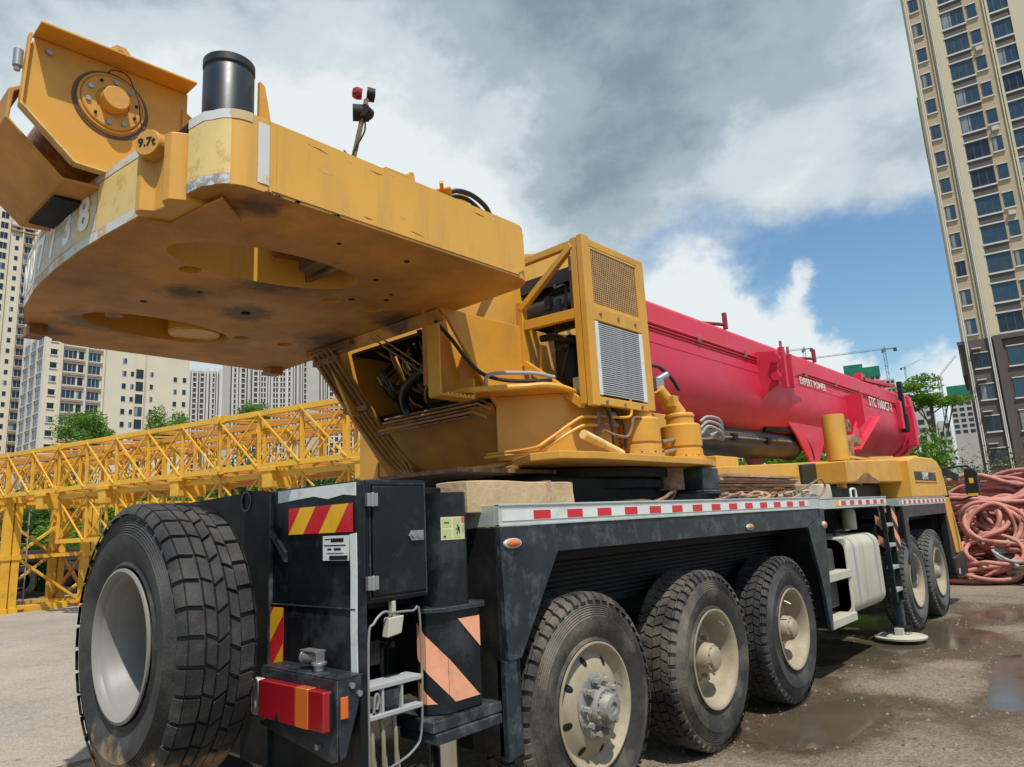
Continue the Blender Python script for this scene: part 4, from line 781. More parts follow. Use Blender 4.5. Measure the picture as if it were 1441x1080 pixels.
# sloped tail underneath the counterweight
def slab4(a, b_, c, d, th, m, name, **k):
    a, b_, c, d = map(Vector, (a, b_, c, d)); n_ = (b_-a).cross(d-a).normalized()*th; mb = MB()
    vs = [a, b_, c, d, a+n_, b_+n_, c+n_, d+n_]; mb.add(vs, [(0, 1, 2, 3), (4, 5, 6, 7), (0, 1, 5, 4), (1, 2, 6, 5), (2, 3, 7, 6), (3, 0, 4, 7)]); return P(name, mb, m, **k)
P('tail_side_plate', MB().prism([(2.98, 3.0), (3.30, 2.60), (3.76, 2.03), (5.4, 2.03), (5.4, 3.0)], 'x', -3.225, -3.195), YEL, bevel=.006)
P('tail_side_plate', MB().prism([(2.98, 3.0), (3.30, 2.60), (3.85, 2.03), (5.4, 2.03), (5.4, 3.2), (3.2, 3.2)], 'x', -4.75, -4.72), YEL, bevel=.006)
yz = lambda z: 2.98+(3.0-z)*.80
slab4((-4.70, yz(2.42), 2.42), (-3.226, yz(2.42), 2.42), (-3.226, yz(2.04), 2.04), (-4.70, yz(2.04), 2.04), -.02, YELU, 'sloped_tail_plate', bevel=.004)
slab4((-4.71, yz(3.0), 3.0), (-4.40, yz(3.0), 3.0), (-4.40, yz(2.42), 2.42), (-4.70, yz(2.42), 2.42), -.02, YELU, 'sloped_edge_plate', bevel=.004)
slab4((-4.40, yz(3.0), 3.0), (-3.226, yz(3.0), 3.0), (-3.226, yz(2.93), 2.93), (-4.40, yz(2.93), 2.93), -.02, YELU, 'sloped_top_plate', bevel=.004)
P('dark_inner_panel', MB().prism([(3.2, 2.99), (3.95, 2.99), (3.95, 2.45), (3.62, 2.45)], 'x', -3.70, -3.66).box(-4.7, -3.23, 4.05, 4.1, 2.1, 3.0), DARK)  # black inner panels stand in for shadow inside the tail opening
P('suction_hose', MB().tube(smooth_path([(-3.75, 3.30, 2.72), (-3.95, 3.30, 2.62), (-4.05, 3.38, 2.50), (-3.98, 3.42, 2.40), (-3.75, 3.42, 2.385), (-3.45, 3.42, 2.39)], 6), .035, 12), HBLK)
P('pump_block', MB().box(-3.9, -3.55, 3.45, 3.75, 2.5, 2.75).cyl((-3.95, 3.5, 2.85), (-3.5, 3.5, 2.85), .07, 16), DARK, bevel=.01)
for k, (xx) in enumerate((-4.66, -4.60, -4.54, -4.48, -4.42)):
    o_ = .035
    P('hydraulic_pipe', MB().tube(smooth_path([(xx+.02, yz(3.0)-.03, 2.97), (xx, yz(2.8)-o_, 2.8), (xx+.03, yz(2.4)-o_, 2.4), (xx+.08, yz(2.13)-o_, 2.13-.0), (xx+.22, yz(2.06)-.03-.03*k, 2.045-.012*k), (-4.0, 3.66-.035*k, 2.0-.018*k), (-3.4, 3.62-.035*k, 2.01-.018*k), (-3.0, 3.56-.035*k, 2.035-.018*k)][:8], 5), .0135, 8), mat('painted_pipe', (.34, .17, .04), .5, var=.15, dirt=(.08, .05, .03), dirt_amt=.35))
for z in (2.90, 2.55): P('pipe_clamp', MB().box(-4.70, -4.39, yz(z)-.062, yz(z)-.02, z-.02, z+.02), BRS, bevel=.003)
P('pipe_clamp', MB().box(-4.72, -4.15, yz(2.96)-.06, yz(2.96)-.0, 2.945, 2.99), YELU, bevel=.004)
for xx in (-3.95, -3.88): P('brake_pipe', MB().tube([(xx, 2.99, 2.96), (xx+.35, 3.30, 2.60), (xx+.42, 3.34, 2.54)], .007, 6), BRS)
P('pipe_clamp', MB().box(-3.62, -3.50, 3.26, 3.30, 2.60, 2.63), BRS)
P('dark_opening_backing', MB().prism([(3.04, 2.97), (3.40, 2.52), (4.0, 2.5), (4.0, 2.97)], 'x', -4.715, -4.70), DARK); P('dark_opening_backing', MB().box(-4.69, -3.44, 3.25, 4.05, 2.972, 2.992), DARK)  # dark sheets put shade into the tail opening, covering sunlit plate
P('dark_opening_backing', MB().box(-4.68, -3.60, 3.95, 3.97, 2.10, 2.97), mat('greenish_shade_black', (.010, .016, .013), .5))  # greenish black backing, the opening's shade as a colour
P('deck_board', MB().box(-3.75, -3.02, 2.9, 4.2, 1.93, 1.955), BRS)
for i in range(16):
    random.seed(300+i); x0 = random.uniform(-4.35, -3.5); zt = random.uniform(2.72, 2.95)
    P('tail_hose', MB().tube(smooth_path([(x0, 3.25+random.uniform(0, .3), zt+.05), (x0+random.uniform(-.1, .15), 3.28+random.uniform(0, .2), zt-.12), (x0+random.uniform(-.1, .3), 3.42+random.uniform(0, .15), zt-.28), (x0+random.uniform(0, .4), 3.6, zt-.40)], 5), random.choice((.009, .013, .018)), 8), random.choice((HBLK, HBLK, DARK, BRS, YELU)))
for i in range(5): P('tail_pipe', MB().tube([(-4.30, yz(2.46)-.03-.02*i, 2.44-.03*i), (-3.30, yz(2.46)-.03-.02*i+.02, 2.45-.03*i), (-3.20, yz(2.46)-.0-.02*i, 2.40-.03*i)], .009, 8), YELU if i % 2 else BRS)
P('cross_tube', MB().cyl((-4.68, 3.50, 2.47), (-3.24, 3.50, 2.47), .035, 14), DARK)
P('valve_bank', MB().box(-4.30, -3.95, 3.60, 3.80, 2.60, 2.86).cyl((-4.2, 3.6, 2.73), (-4.2, 3.52, 2.73), .03, 12).cyl((-4.06, 3.6, 2.73), (-4.06, 3.52, 2.73), .03, 12), DARK, bevel=.01)
# channel bracket
cb = P('channel_bracket', MB().prism([(2.885, 2.84), (2.93, 2.86), (2.93, 2.44), (3.14, 2.44), (3.14, 2.405), (2.885, 2.405)], 'x', -3.23, -3.215).box(-3.23, -3.12, 2.880, 2.892, 2.405, 2.86).box(-3.23, -3.10, 2.885, 3.16, 2.398, 2.410).box(-3.235, -3.10, 3.15, 3.16, 2.40, 2.53), YEL, bevel=.003)
for k in range(7): P('rib', MB().cyl((-3.10, 2.92+.035*k, 2.404), (-3.10, 2.92+.035*k, 2.418), .012, 8), YELC, cb)
P('gusset_plate', MB().prism([(2.93, 3.0), (3.0, 2.9), (3.18, 2.42), (2.93, 2.5)], 'x', -3.33, -3.31), YELU)
# upper frame and boom foot plates
P('boom_foot_plate', MB().prism([(3.0, 3.0), (3.0, 3.28), (3.55, 3.55), (4.6, 3.85), (5.6, 3.4), (5.6, 2.5), (3.25, 2.5)], 'x', -3.43, -3.39), YELC, bevel=.006)
P('boom_foot_plate', MB().prism([(3.0, 3.0), (3.0, 3.28), (3.55, 3.55), (4.6, 3.85), (5.6, 3.4), (5.6, 2.5), (3.25, 2.5)], 'x', -4.58, -4.54), YELC, bevel=.006)
P('curved_stiffener', MB().prism([(-3.39, 3.30), (-3.28, 3.42), (-3.20, 3.62), (-3.20, 3.70), (-3.39, 3.70)], 'z', 2.50, 3.24), YEL, bevel=.008)
# shelf with a rolled rim
sh_o = [(-3.40, 3.12), (-3.12, 3.13), (-3.04, 3.22), (-2.90, 3.42), (-2.80, 3.52), (-2.77, 3.70), (-2.82, 4.30), (-3.40, 4.30)]
P('side_shelf', MB().prism(sh_o, 'z', 2.455, 2.470), YEL, bevel=.003)
P('rolled_rim', MB().tube(smooth_path([(-3.30, 3.11, 2.455), (-3.14, 3.12, 2.455), (-3.04, 3.21, 2.46), (-2.90, 3.42, 2.475), (-2.80, 3.52, 2.478), (-2.77, 3.70, 2.465), (-2.80, 4.0, 2.42)], 5), .020, 10), YELC)
bd = P('lower_body', MB().prism([(-3.20, 3.45), (-2.86, 3.72), (-2.74, 4.05), (-2.74, 4.15), (-3.20, 4.15)], 'z', 2.02, 2.456).prism([(4.15, 2.02), (4.40, 2.02), (4.30, 2.30), (4.15, 2.45)], 'x', -2.95, -2.80), YEL, bevel=.008)
P('side_girder', MB().box(-3.20, -3.0, 4.1, 5.4, 2.02, 2.46).prism([(4.72, 2.46), (5.4, 2.05), (5.40, 2.02), (4.4, 2.02), (4.4, 2.9), (4.55, 2.95)], 'x', -3.0, -2.96), YEL, bevel=.008)
P('front_gusset', MB().prism([(4.45, 3.0), (4.55, 2.95), (4.98, 2.45), (4.98, 2.10), (4.45, 2.10)], 'x', -2.98, -2.96), YELC, bevel=.003)
P('brace_tube', MB().cyl((-2.60, 3.60, 2.14), (-2.60, 4.02, 2.03), .030, 12), PALE)
P('black_hose', MB().tube(smooth_path([(-3.27, 2.99, 2.92), (-3.20, 3.06, 2.80), (-3.14, 3.14, 2.66), (-3.10, 3.24, 2.57), (-3.02, 3.36, 2.53), (-2.90, 3.50, 2.52), (-2.84, 3.62, 2.53)], 6), .013, 8), HBLK)
P('bent_steel_pipe', MB().tube(smooth_path([(-3.06, 3.22, 2.48), (-3.05, 3.22, 2.54), (-3.0, 3.26, 2.56), (-2.86, 3.45, 2.56), (-2.80, 3.6, 2.54)], 5), .013, 8), GREY)
# pipes on the lower body
for k in range(2):
    P('hydraulic_pipe', MB().tube(smooth_path([(-3.2, 3.35-.03*k, 2.06-.02*k), (-2.90, 3.45+.03*k, 2.075-.02*k), (-2.83, 3.52+.04*k, 2.12-.02*k), (-2.75, 3.70+.02*k, 2.24-.045*k), (-2.715, 3.78+.02*k, 2.28-.055*k), (-2.70, 3.92, 2.285-.055*k)], 5), .011, 8), YEL)
P('valve_manifold', MB().box(-2.735, -2.69, 3.90, 3.935, 2.16, 2.32).cyl((-2.70, 3.93, 2.29), (-2.67, 4.05, 2.31), .016, 10).cyl((-2.70, 3.93, 2.23), (-2.67, 4.05, 2.24), .016, 10).cyl((-2.68, 4.03, 2.24), (-2.68, 4.11, 2.24), .022, 10).cyl((-2.68, 4.03, 2.31), (-2.68, 4.09, 2.31), .022, 10), BRS, bevel=.002)
for k, (a, c) in enumerate(((3.98, .0), (4.10, .03))): P('black_hose', MB().tube(smooth_path([(-2.72, a-.12, 2.46), (-2.68, a-.08, 2.40), (-2.66, a, 2.33), (-2.65, a+.02+c, 2.24), (-2.65, a+.03+c, 2.08)], 5), .010, 8), HBLK)
P('black_hose', MB().tube(smooth_path([(-2.66, 3.92, 2.19), (-2.64, 4.05, 2.16), (-2.63, 4.16, 2.16), (-2.63, 4.22, 2.22), (-2.63, 4.25, 2.29), (-2.62, 4.32, 2.30), (-2.62, 4.40, 2.27)], 5), .011, 8), BRS)
P('small_pipe', MB().tube(smooth_path([(-2.66, 4.02, 2.29), (-2.62, 4.15, 2.29), (-2.61, 4.2, 2.32), (-2.61, 4.2, 2.42)], 5), .010, 8), YEL)
# ---- swing motors -------------------------------------------------
def motor(x, y, full=True):
    m = P('swing_motor', MB().lathe([(0, .178), (.03, .178), (.035, .158), (.09, .154), (.095, .147), (.11, .147), (.115, .157), (.275, .157), (.29, .142), (.29, .110), (.345, .110), (.35, .117), (.365, .117), (.37, .110), (.38, .106), (.38, .001)], (x, y, 2.022), (0, 0, 1), 48), YEL)
    for k in range(20):
        a = R(18*k); P('flange_bolt', MB().cyl((x+.167*math.cos(a), y+.167*math.sin(a), 2.050), (x+.167*math.cos(a), y+.167*math.sin(a), 2.061), .008, 6), DARK if k % 2 else YELC, m)
    return m
m1 = motor(-2.72, 4.45); m2 = motor(-2.72, 5.09)
P('motor_head', MB().cyl((-2.72, 5.09, 2.39), (-2.76, 5.02, 2.50), .065, 20).cyl((-2.76, 5.03, 2.48), (-2.80, 4.93, 2.60), .052, 16).box(-2.81, -2.69, 4.97, 5.05, 2.45, 2.54), YEL, m2, bevel=.006)
P('motor_port_block', MB().box(-2.92, -2.80, 4.92, 5.04, 2.60, 2.70).cyl((-2.86, 4.95, 2.66), (-2.80, 5.10, 2.74), .03, 12), STEEL, m2, bevel=.004)
P('motor_hose', MB().tube(smooth_path([(-2.86, 4.86, 2.62), (-2.86, 4.86, 2.72), (-2.86, 4.94, 2.80), (-2.84, 5.06, 2.80), (-2.80, 5.16, 2.72), (-2.78, 5.24, 2.62)], 6), .015, 8), HBLK, m2)
P('black_hose', MB().tube(smooth_path([(-2.80, 4.62, 2.38), (-2.84, 4.80, 2.40), (-2.90, 4.95, 2.32), (-2.88, 5.02, 2.25)], 5), .013, 8), HBLK)
for z in (2.16, 2.08): P('motor_link', MB().cyl((-2.70, 4.75, z), (-2.70, 4.96, z+.03), .014, 8), STEEL)
for k in range(3): P('connector_loops', MB().tube(smooth_path([(-2.70, 5.40, 2.36-.05*k), (-2.66, 5.46, 2.40-.04*k), (-2.62, 5.58, 2.38-.05*k), (-2.64, 5.66, 2.30-.04*k), (-2.72, 5.60, 2.26)], 5), .013, 8), GREY)
# ---- cooler frame --------------------------------------------------
X0, X1, Y0, Y1, Z0, Z1 = -3.20, -2.60, 3.74, 4.50, 2.36, 3.51
cf = P('cooler_frame', MB().box(X1-.05, X1, Y0, Y0+.085, Z0-.02, Z1+.015).box(X1-.05, X1, Y1-.075, Y1+.02, Z0, Z1).box(X1-.045, X1-.003, Y0+.08, Y1-.06, Z1-.055, Z1-.002).box(X1-.045, X1-.003, Y0+.08, Y1-.06, 2.93, 3.03).box(X1-.045, X1-.003, Y0+.08, Y1-.06, Z0-.01, 2.405), YEL, bevel=.005)
P('rear_post', MB().box(X1-.11, X1-.055, Y0+.005, Y0+.05, Z0, Z1+.01), YEL, cf, bevel=.005)
P('rear_beam', MB().beam((X1-.11, Y0+.03, 3.485), (-3.22, Y0+.03, 3.475), .045, .05), YEL, cf, bevel=.004)
P('rear_beam', MB().beam((X1-.11, Y0+.03, 2.985), (-3.16, Y0+.03, 3.0), .045, .07), YEL, cf, bevel=.004)
P('rear_beam', MB().beam((X1-.10, Y0+.03, 2.36), (-3.19, Y0+.03, 2.72), .045, .06), YEL, cf, bevel=.004)
P('diagonal_brace', MB().beam((X1-.10, Y0+.02, 3.47), (-3.19, Y0+.02, 3.12), .045, .045), YEL, cf, bevel=.004)
P('inner_post', MB().box(-3.225, -3.165, Y0, Y0+.06, 2.70, 3.18), YEL, cf, bevel=.004)
P('top_rail', MB().beam((-2.70, Y1, 3.49), (-3.3, Y1, 3.49), .04, .04).beam((-2.70, Y1, 2.40), (-3.3, Y1, 2.40), .04, .04), YEL, cf)
for z in (2.985, 2.375):
    for y in (3.90, 4.12, 4.34): P('frame_bolt', MB().cyl((X1-.004, y, z), (X1+.006, y, z), .013, 8), BRS, cf)
# perforated guard
gb = MB(); ya, yb, za, zb = Y0+.10, Y1-.085, 3.05, 3.44
nr, nc = 24, 24
for i in range(nr+1): z = za+(zb-za)*i/nr; gb.box(X1-.020, X1-.014, ya, yb, z-.0028, z+.0028)
for i in range(nc+1): y = ya+(yb-ya)*i/nc; gb.box(X1-.019, X1-.013, y-.004, y+.004, za, zb)
gd = P('perforated_guard', gb, TAN, cf, smooth=None, kind='stuff')
P('guard_rim', MB().box(X1-.022, X1-.006, ya-.02, yb+.02, za-.03, za).box(X1-.022, X1-.006, ya-.02, yb+.02, zb, zb+.02).box(X1-.022, X1-.006, ya-.02, ya, za, zb).box(X1-.022, X1-.006, yb, yb+.02, za, zb), YELC, cf, bevel=.002)
# lower cooler with horizontal fins
zc0, zc1 = 2.415, 2.925
P('cooler_side_tank', MB().box(X1-.030, X1-.004, ya-.015, ya+.03, zc0, zc1), WHT, cf, bevel=.003)
P('cooler_side_tank', MB().box(X1-.030, X1-.004, yb-.03, yb+.015, zc0, zc1), WHT, cf, bevel=.003)
NF = 34
fin = to_mesh('cooler_fin', MB().box(-.010, .010, ya+.03, yb-.03, -.0040, .0040), [FIN])
for k in range(NF):
    o = bpy.data.objects.new('cooler_fin', fin); col.objects.link(o); o.parent = cf; o.location = (X1-.018, 0, zc0+.012+(zc1-zc0-.024)*k/(NF-1))
P('cooler_core', MB().box(X1-.10, X1-.031, ya, yb, zc0, zc1), DARK, cf); P('fan_box', MB().box(X1-.20, X1-.05, ya, yb, 3.02, 3.44), mat('brown_core', (.16, .09, .04), .7), cf)
# machinery inside
P('oil_tank', MB().cyl((-3.35, 4.15, 3.17), (-2.75, 4.15, 3.17), .15, 28).box(-3.5, -2.8, 4.0, 4.35, 3.33, 3.44), mat('machine_black', (.015, .017, .020), .35, dirt=(.06, .06, .07), dirt_amt=.3), bevel=.006)
P('pump', MB().cyl((-2.95, 4.0, 2.55), (-2.95, 4.0, 2.82), .11, 20).box(-3.02, -2.86, 3.9, 4.06, 2.82, 2.90), DARK, bevel=.01)
P('back_plate', MB().box(-3.30, -3.28, 3.9, 4.9, 2.5, 3.0).prism([(3.80, 2.50), (3.84, 2.86), (3.95, 2.60), (4.2, 2.50)], 'x', -3.10, -3.08), YEL, bevel=.004)
P('air_pipe', MB().tube(smooth_path([(-3.08, 3.84, 2.90), (-2.98, 3.84, 2.89), (-2.88, 3.86, 2.86), (-2.80, 3.95, 2.84)], 5), .026, 14), DARK)
for i in range(9):
    random.seed(40+i); x = random.uniform(-3.10, -2.75); y = random.uniform(3.82, 4.1); z = random.choice((random.uniform(2.6, 2.9), random.uniform(3.05, 3.3)))
    P('machine_hose', MB().tube(smooth_path([(x, y, z), (x+random.uniform(-.1, .1), y, z+random.uniform(-.1, .1)), (x+random.uniform(-.15, .1), y+random.uniform(0, .15), z+random.uniform(-.2, .05)), (x+random.uniform(-.2, .1), y+.1, z-random.uniform(.1, .3))], 5), random.choice((.008, .012, .016)), 8), random.choice((HBLK, HBLK, STEEL, YELC)))
P('valve_stack', MB().box(-3.10, -2.95, 3.86, 3.98, 3.02, 3.12).box(-3.04, -2.99, 3.84, 3.9, 3.10, 3.2).cyl((-2.92, 3.86, 3.04), (-2.92, 3.86, 3.16), .02, 10), mat('bluish_valve', (.03, .04, .06), .35), bevel=.004)
P('grey_junction_box', MB().box(-2.80, -2.68, 3.80, 3.84, 2.44, 2.56), GREY, cf, bevel=.004)
P('top_hose', MB().tube(smooth_path([(-3.3, 2.5, 3.40), (-3.1, 2.7, 3.47), (-3.0, 2.95, 3.44), (-3.1, 3.2, 3.36), (-3.2, 3.6, 3.42)], 6), .022, 10), HBLK)
P('edge_hose', MB().tube(smooth_path([(-2.62, 2.44, 3.34), (-2.56, 2.50, 3.40), (-2.53, 2.60, 3.405), (-2.52, 2.70, 3.37), (-2.53, 2.76, 3.33)], 6), .014, 8), HBLK)
P('edge_hose', MB().tube(smooth_path([(-2.66, 2.46, 3.34), (-2.60, 2.52, 3.39), (-2.57, 2.62, 3.395), (-2.56, 2.72, 3.35)], 6), .012, 8), HBLK)
P('edge_bracket', MB().beam((-2.66, 2.33, 3.35), (-2.52, 2.45, 3.375), .07, .012).beam((-2.60, 2.46, 3.36), (-2.50, 2.36, 3.385), .02, .02), YEL, bevel=.002)
P('edge_bracket', MB().prism([(1.98, 3.33), (2.02, 3.36), (2.16, 3.362), (2.18, 3.39), (2.20, 3.39), (2.21, 3.33)], 'x', -2.57, -2.53), YEL, bevel=.002)
P('top_bracket', MB().beam((-2.75, 2.42, 3.34), (-2.62, 2.70, 3.36), .05, .02).box(-2.66, -2.60, 2.60, 2.66, 3.33, 3.44), YEL)
# left operator cabin side
P('left_body', MB().prism([(3.98, 2.02), (3.98, 2.76), (5.6, 2.76), (5.6, 2.02)], 'x', -5.45, -5.18), YEL, bevel=.01)
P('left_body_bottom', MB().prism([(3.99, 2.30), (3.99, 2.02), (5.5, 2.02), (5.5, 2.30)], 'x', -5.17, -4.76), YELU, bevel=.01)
# ---- boom ----------------------------------------------------------
def boom_prof(hw, zt, zb, ch=.07, zs=3.30):
    pts = [(-hw+ch*1.1, zt), (hw-ch*1.1, zt), (hw-.035, zt-ch*.7), (hw-.012, zs+.14), (hw, zs)]
    n = 16; rz = zs-.18-zb
    for i in range(n+1):
        a = R(180*i/n); pts.append((hw*1.02*math.cos(a), zs-.18-rz*math.sin(a)))
    pts += [(-hw, zs), (-hw+.012, zs+.14), (-hw+.035, zt-ch*.7)]
    return [(XC+x, z) for x, z in pts]
bm_ = P('boom', MB().prism(boom_prof(.53, 3.775, 2.50), 'y', 4.2, 15.7), RED, bevel=.012, smooth=26)
P('boom_seam', MB().box(-3.462, -3.446, 4.3, 15.6, 3.300, 3.312).box(-3.475, -3.450, 4.3, 15.6, 3.43, 3.436), RED, bm_)
P('boom_collar', MB().prism(boom_prof(.57, 3.815, 2.47), 'y', 15.7, 15.95), RED, bm_, bevel=.01)
P('boom_head', MB().prism(boom_prof(.49, 3.73, 2.60), 'y', 15.95, 16.35), RED, bm_, bevel=.01)
P('boom_collar', MB().prism(boom_prof(.55, 3.80, 2.50), 'y', 16.35, 16.6), RED, bm_, bevel=.01)
P('boom_tail', MB().prism(boom_prof(.50, 3.70, 2.62), 'y', 4.12, 4.2), RED, bm_, bevel=.01)
for zq, rq in ((3.505, .014), (3.465, .010)): P('boom_pipe', MB().tube([(-3.452, 4.4, zq), (-3.452, 9.0, zq), (-3.452, 15.6, zq)], rq, 8), RED, bm_)
for y in (5.4, 7.05, 8.25, 10.3, 11.6, 12.8, 14.0): P('pipe_clip', MB().box(-3.46, -3.425, y-.025, y+.025, 3.45, 3.53), BRS, bm_, bevel=.003)
def hook_(y): return P('cable_hook', MB().tube([(-3.62, y-.45, 3.80), (-3.55, y-.10, 3.83), (-3.52, y, 3.83)], .022, 8).tube([(-3.52, y, 3.78), (-3.52, y, 3.98)], .030, 10), mat('dark_red', (.22, .02, .03), .5), bm_)
hook_(7.95); hook_(11.0)
# side bracket
br = P('side_bracket', MB().prism([(-3.46, 3.58), (-3.20, 3.54), (-3.20, 3.12), (-3.46, 2.98)], 'y', 8.60, 8.64), RED, bm_, bevel=.004)
P('bracket_web', MB().prism([(8.64, 3.55), (9.3, 3.50), (9.9, 3.44), (9.5, 3.36), (8.64, 3.14)], 'x', -3.30, -3.28), RED, br, bevel=.003)
P('bracket_bottom', MB().beam((-3.30, 8.66, 3.14), (-3.40, 9.7, 3.40), .14, .015), RED, br)
P('bracket_flange', MB().box(-3.24, -3.17, 8.78, 8.84, 3.10, 3.62).box(-3.24, -3.17, 9.02, 9.07, 3.12, 3.56), RED, br, bevel=.004)
P('bracket_bolt', MB().cyl((-3.20, 8.60, 3.44), (-3.20, 8.55, 3.44), .055, 16), RED, br); P('bracket_bolt', MB().cyl((-3.22, 8.60, 3.22), (-3.22, 8.55, 3.22), .055, 16), RED, br)
P('bracket_pin', MB().cyl((-3.205, 8.81, 3.58), (-3.205, 8.81, 3.70), .018, 8), BRS, br); P('bracket_pin', MB().cyl((-3.205, 9.04, 3.56), (-3.205, 9.04, 3.66), .018, 8), BRS, br)
# lug under the boom that takes the luffing cylinder
P('cylinder_lug', MB().prism([(9.50, 2.85), (9.90, 2.60), (10.38, 2.18), (10.58, 2.18), (10.95, 2.52), (11.2, 2.90)], 'x', -3.56, -3.53), RED, bm_, bevel=.004)
P('cylinder_lug', MB().prism([(9.50, 2.85), (9.90, 2.60), (10.38, 2.18), (10.58, 2.18), (10.95, 2.52), (11.2, 2.90)], 'x', -4.44, -4.41), RED, bm_, bevel=.004)
P('boom_rest_flange', MB().prism([(-3.56, 3.36), (-3.20, 3.36), (-3.20, 2.90), (-3.50, 2.62)], 'y', 12.02, 12.06), RED, bm_, bevel=.003)
P('boom_rest_web', MB().prism([(12.06, 2.95), (12.9, 3.08), (12.3, 2.62), (11.6, 2.42), (11.55, 2.50)], 'x', -3.36, -3.32).beam((-3.28, 13.0, 3.06), (-3.28, 11.6, 2.44), .14, .02), RED, bm_, bevel=.004)
P('slot_plate', MB().box(-3.445, -3.40, 12.06, 12.30, 2.95, 3.36), mat('dark_red', (.22, .02, .03), .5), bm_)
text_mesh('STC 1000C7-1', .235, frame_mx((-3.436, 14.05, 3.375), (0, 1, 0), (0, 0, 1)), WHT, 'model_lettering', bm_, bold=.003, spacing=1.06, kind='stuff')
text_mesh('EXPERT POWER', .15, frame_mx((-3.437, 10.55, 3.37), (0, 1, 0), (0, 0, 1)), WHT, 'slogan_lettering', bm_, bold=.001, kind='stuff')
P('hook_mast', MB().box(-3.42, -3.34, 15.30, 15.42, 3.05, 3.95).cyl((-3.38, 15.36, 2.95), (-3.38, 15.36, 3.3), .07, 12), DARK, bevel=.01)
P('end_bracket', MB().box(-3.45, -3.36, 15.1, 15.25, 3.0, 3.55), RED, bm_, bevel=.01); P('end_bracket', MB().box(-3.46, -3.30, 15.72, 15.9, 2.7, 3.5), RED, bm_, bevel=.01)
P('top_bracket', MB().beam((-3.55, 13.4, 3.80), (-3.55, 15.4, 3.90), .10, .06).box(-3.62, -3.5, 13.3, 13.5, 3.77, 3.90).beam((-3.6, 14.2, 3.85), (-3.6, 15.2, 3.98), .05, .05), RED, bm_, bevel=.005)
# luffing cylinder
lc = P('luffing_cylinder', MB().lathe([(0, .10), (.06, .19), (.12, .20), (4.35, .20), (4.40, .215), (4.55, .215), (4.6, .16)], (-3.80, 5.7, 2.40), (0, 5.0, .12), 28, 0, True), mat('dark_cylinder', (.040, .035, .035), .42, var=.15, dirt=(.12, .085, .04), dirt_amt=.35, dscale=1.2, sharp=.2))
P('cylinder_rod', MB().cyl((-3.80, 10.2, 2.505), (-3.80, 10.6, 2.515), .10, 20), CHROME, lc)
P('cylinder_pipe', MB().tube(smooth_path([(-3.60, 6.6, 2.36), (-3.595, 7.3, 2.42), (-3.59, 7.9, 2.47), (-3.59, 8.3, 2.48), (-3.59, 9.8, 2.51)], 5), .014, 8), BRS, lc)
for y in (8.0, 9.0): P('pipe_clip', MB().box(-3.61, -3.56, y-.06, y+.06, 2.44, 2.52), DARK, lc, bevel=.004)
P('cylinder_end_cable', MB().tube(smooth_path([(-3.62, 9.0, 2.64), (-3.58, 9.9, 2.66), (-3.56, 10.25, 2.58), (-3.55, 10.42, 2.40), (-3.54, 10.44, 2.28)], 5), .03, 10), DARK, lc)
# ---- yellow structure between deck and cab -------------------------
P('boom_support_beam', MB().prism([(5.45, 1.80), (5.45, 1.98), (6.2, 2.03), (9.3, 2.17), (9.45, 2.17), (9.45, 1.76)], 'x', -3.10, -2.99), YELC, bevel=.01)
P('valve_cover', MB().box(-3.35, -3.12, 6.5, 7.0, 1.98, 2.16), YELC, bevel=.01)
sp1 = P('boom_support_post', MB().lathe([(0, .14), (.58, .14), (.60, .133), (.60, .001)], (-2.98, 9.72, 2.19), (0, 0, 1), 36), mat('worn_yellow', (.62, .33, .04), .5, var=.1, dirt=(.32, .17, .05), dirt_amt=.45, dscale=3, streak=True, sharp=.2))
P('post_notch', MB().box(-2.85, -2.815, 9.74, 9.85, 2.56, 2.72).cyl((-2.83, 9.80, 2.66), (-2.80, 9.80, 2.66), .03, 10), BRS, sp1)
P('post_foot_plate', MB().prism([(9.05, 2.14), (9.05, 1.84), (9.10, 1.82), (9.20, 1.82), (9.20, 2.14)], 'x', -2.84, -2.76).prism([(9.30, 2.16), (10.0, 2.16), (10.0, 1.95), (9.85, 1.86), (9.30, 1.92)], 'x', -2.80, -2.77), YELC, bevel=.01)
P('rear_cowl', MB().prism([(8.75, 2.13), (11.18, 2.22), (11.18, 1.90), (8.75, 1.87)], 'x', -5.3, -2.60), YEL, bevel=.02)
P('cowl_gap_shade', MB().prism([(8.3, 2.10), (8.78, 2.13), (8.78, 1.70), (8.3, 1.76)], 'x', -3.4, -2.95).box(-4.9, -2.9, 8.8, 11.2, 1.68, 1.87), mat('dark_recess', (.012, .018, .017), .5), bevel=.006)  # dark solid stands in for the shaded open space below the cowl
P('rust_patch', MB().prism([(8.9, 1.872), (9.05, 1.90), (9.25, 1.955), (9.42, 2.0), (9.60, 1.985), (9.68, 1.95), (9.85, 1.93), (9.98, 1.89), (9.98, 1.875)], 'x', -2.5985, -2.597), mat('bare_rust', (.16, .07, .035), .7, var=.3, vscale=14, dirt=(.40, .20, .06), dirt_amt=.4, dscale=18, sharp=.06))
P('top_rails', MB().beam((-2.66, 9.9, 2.20), (-2.70, 11.2, 2.26), .03, .03).beam((-2.9, 9.9, 2.24), (-2.70, 11.2, 2.18), .03, .03), YELC)
P('rest_support', MB().prism([(10.55, 2.18), (10.62, 2.52), (10.95, 2.62), (11.15, 2.55), (11.1, 2.45), (10.9, 2.50), (10.75, 2.45), (10.72, 2.18)], 'x', -3.30, -3.06).box(-3.3, -2.9, 10.5, 11.2, 2.16, 2.2), BRS, bevel=.01)
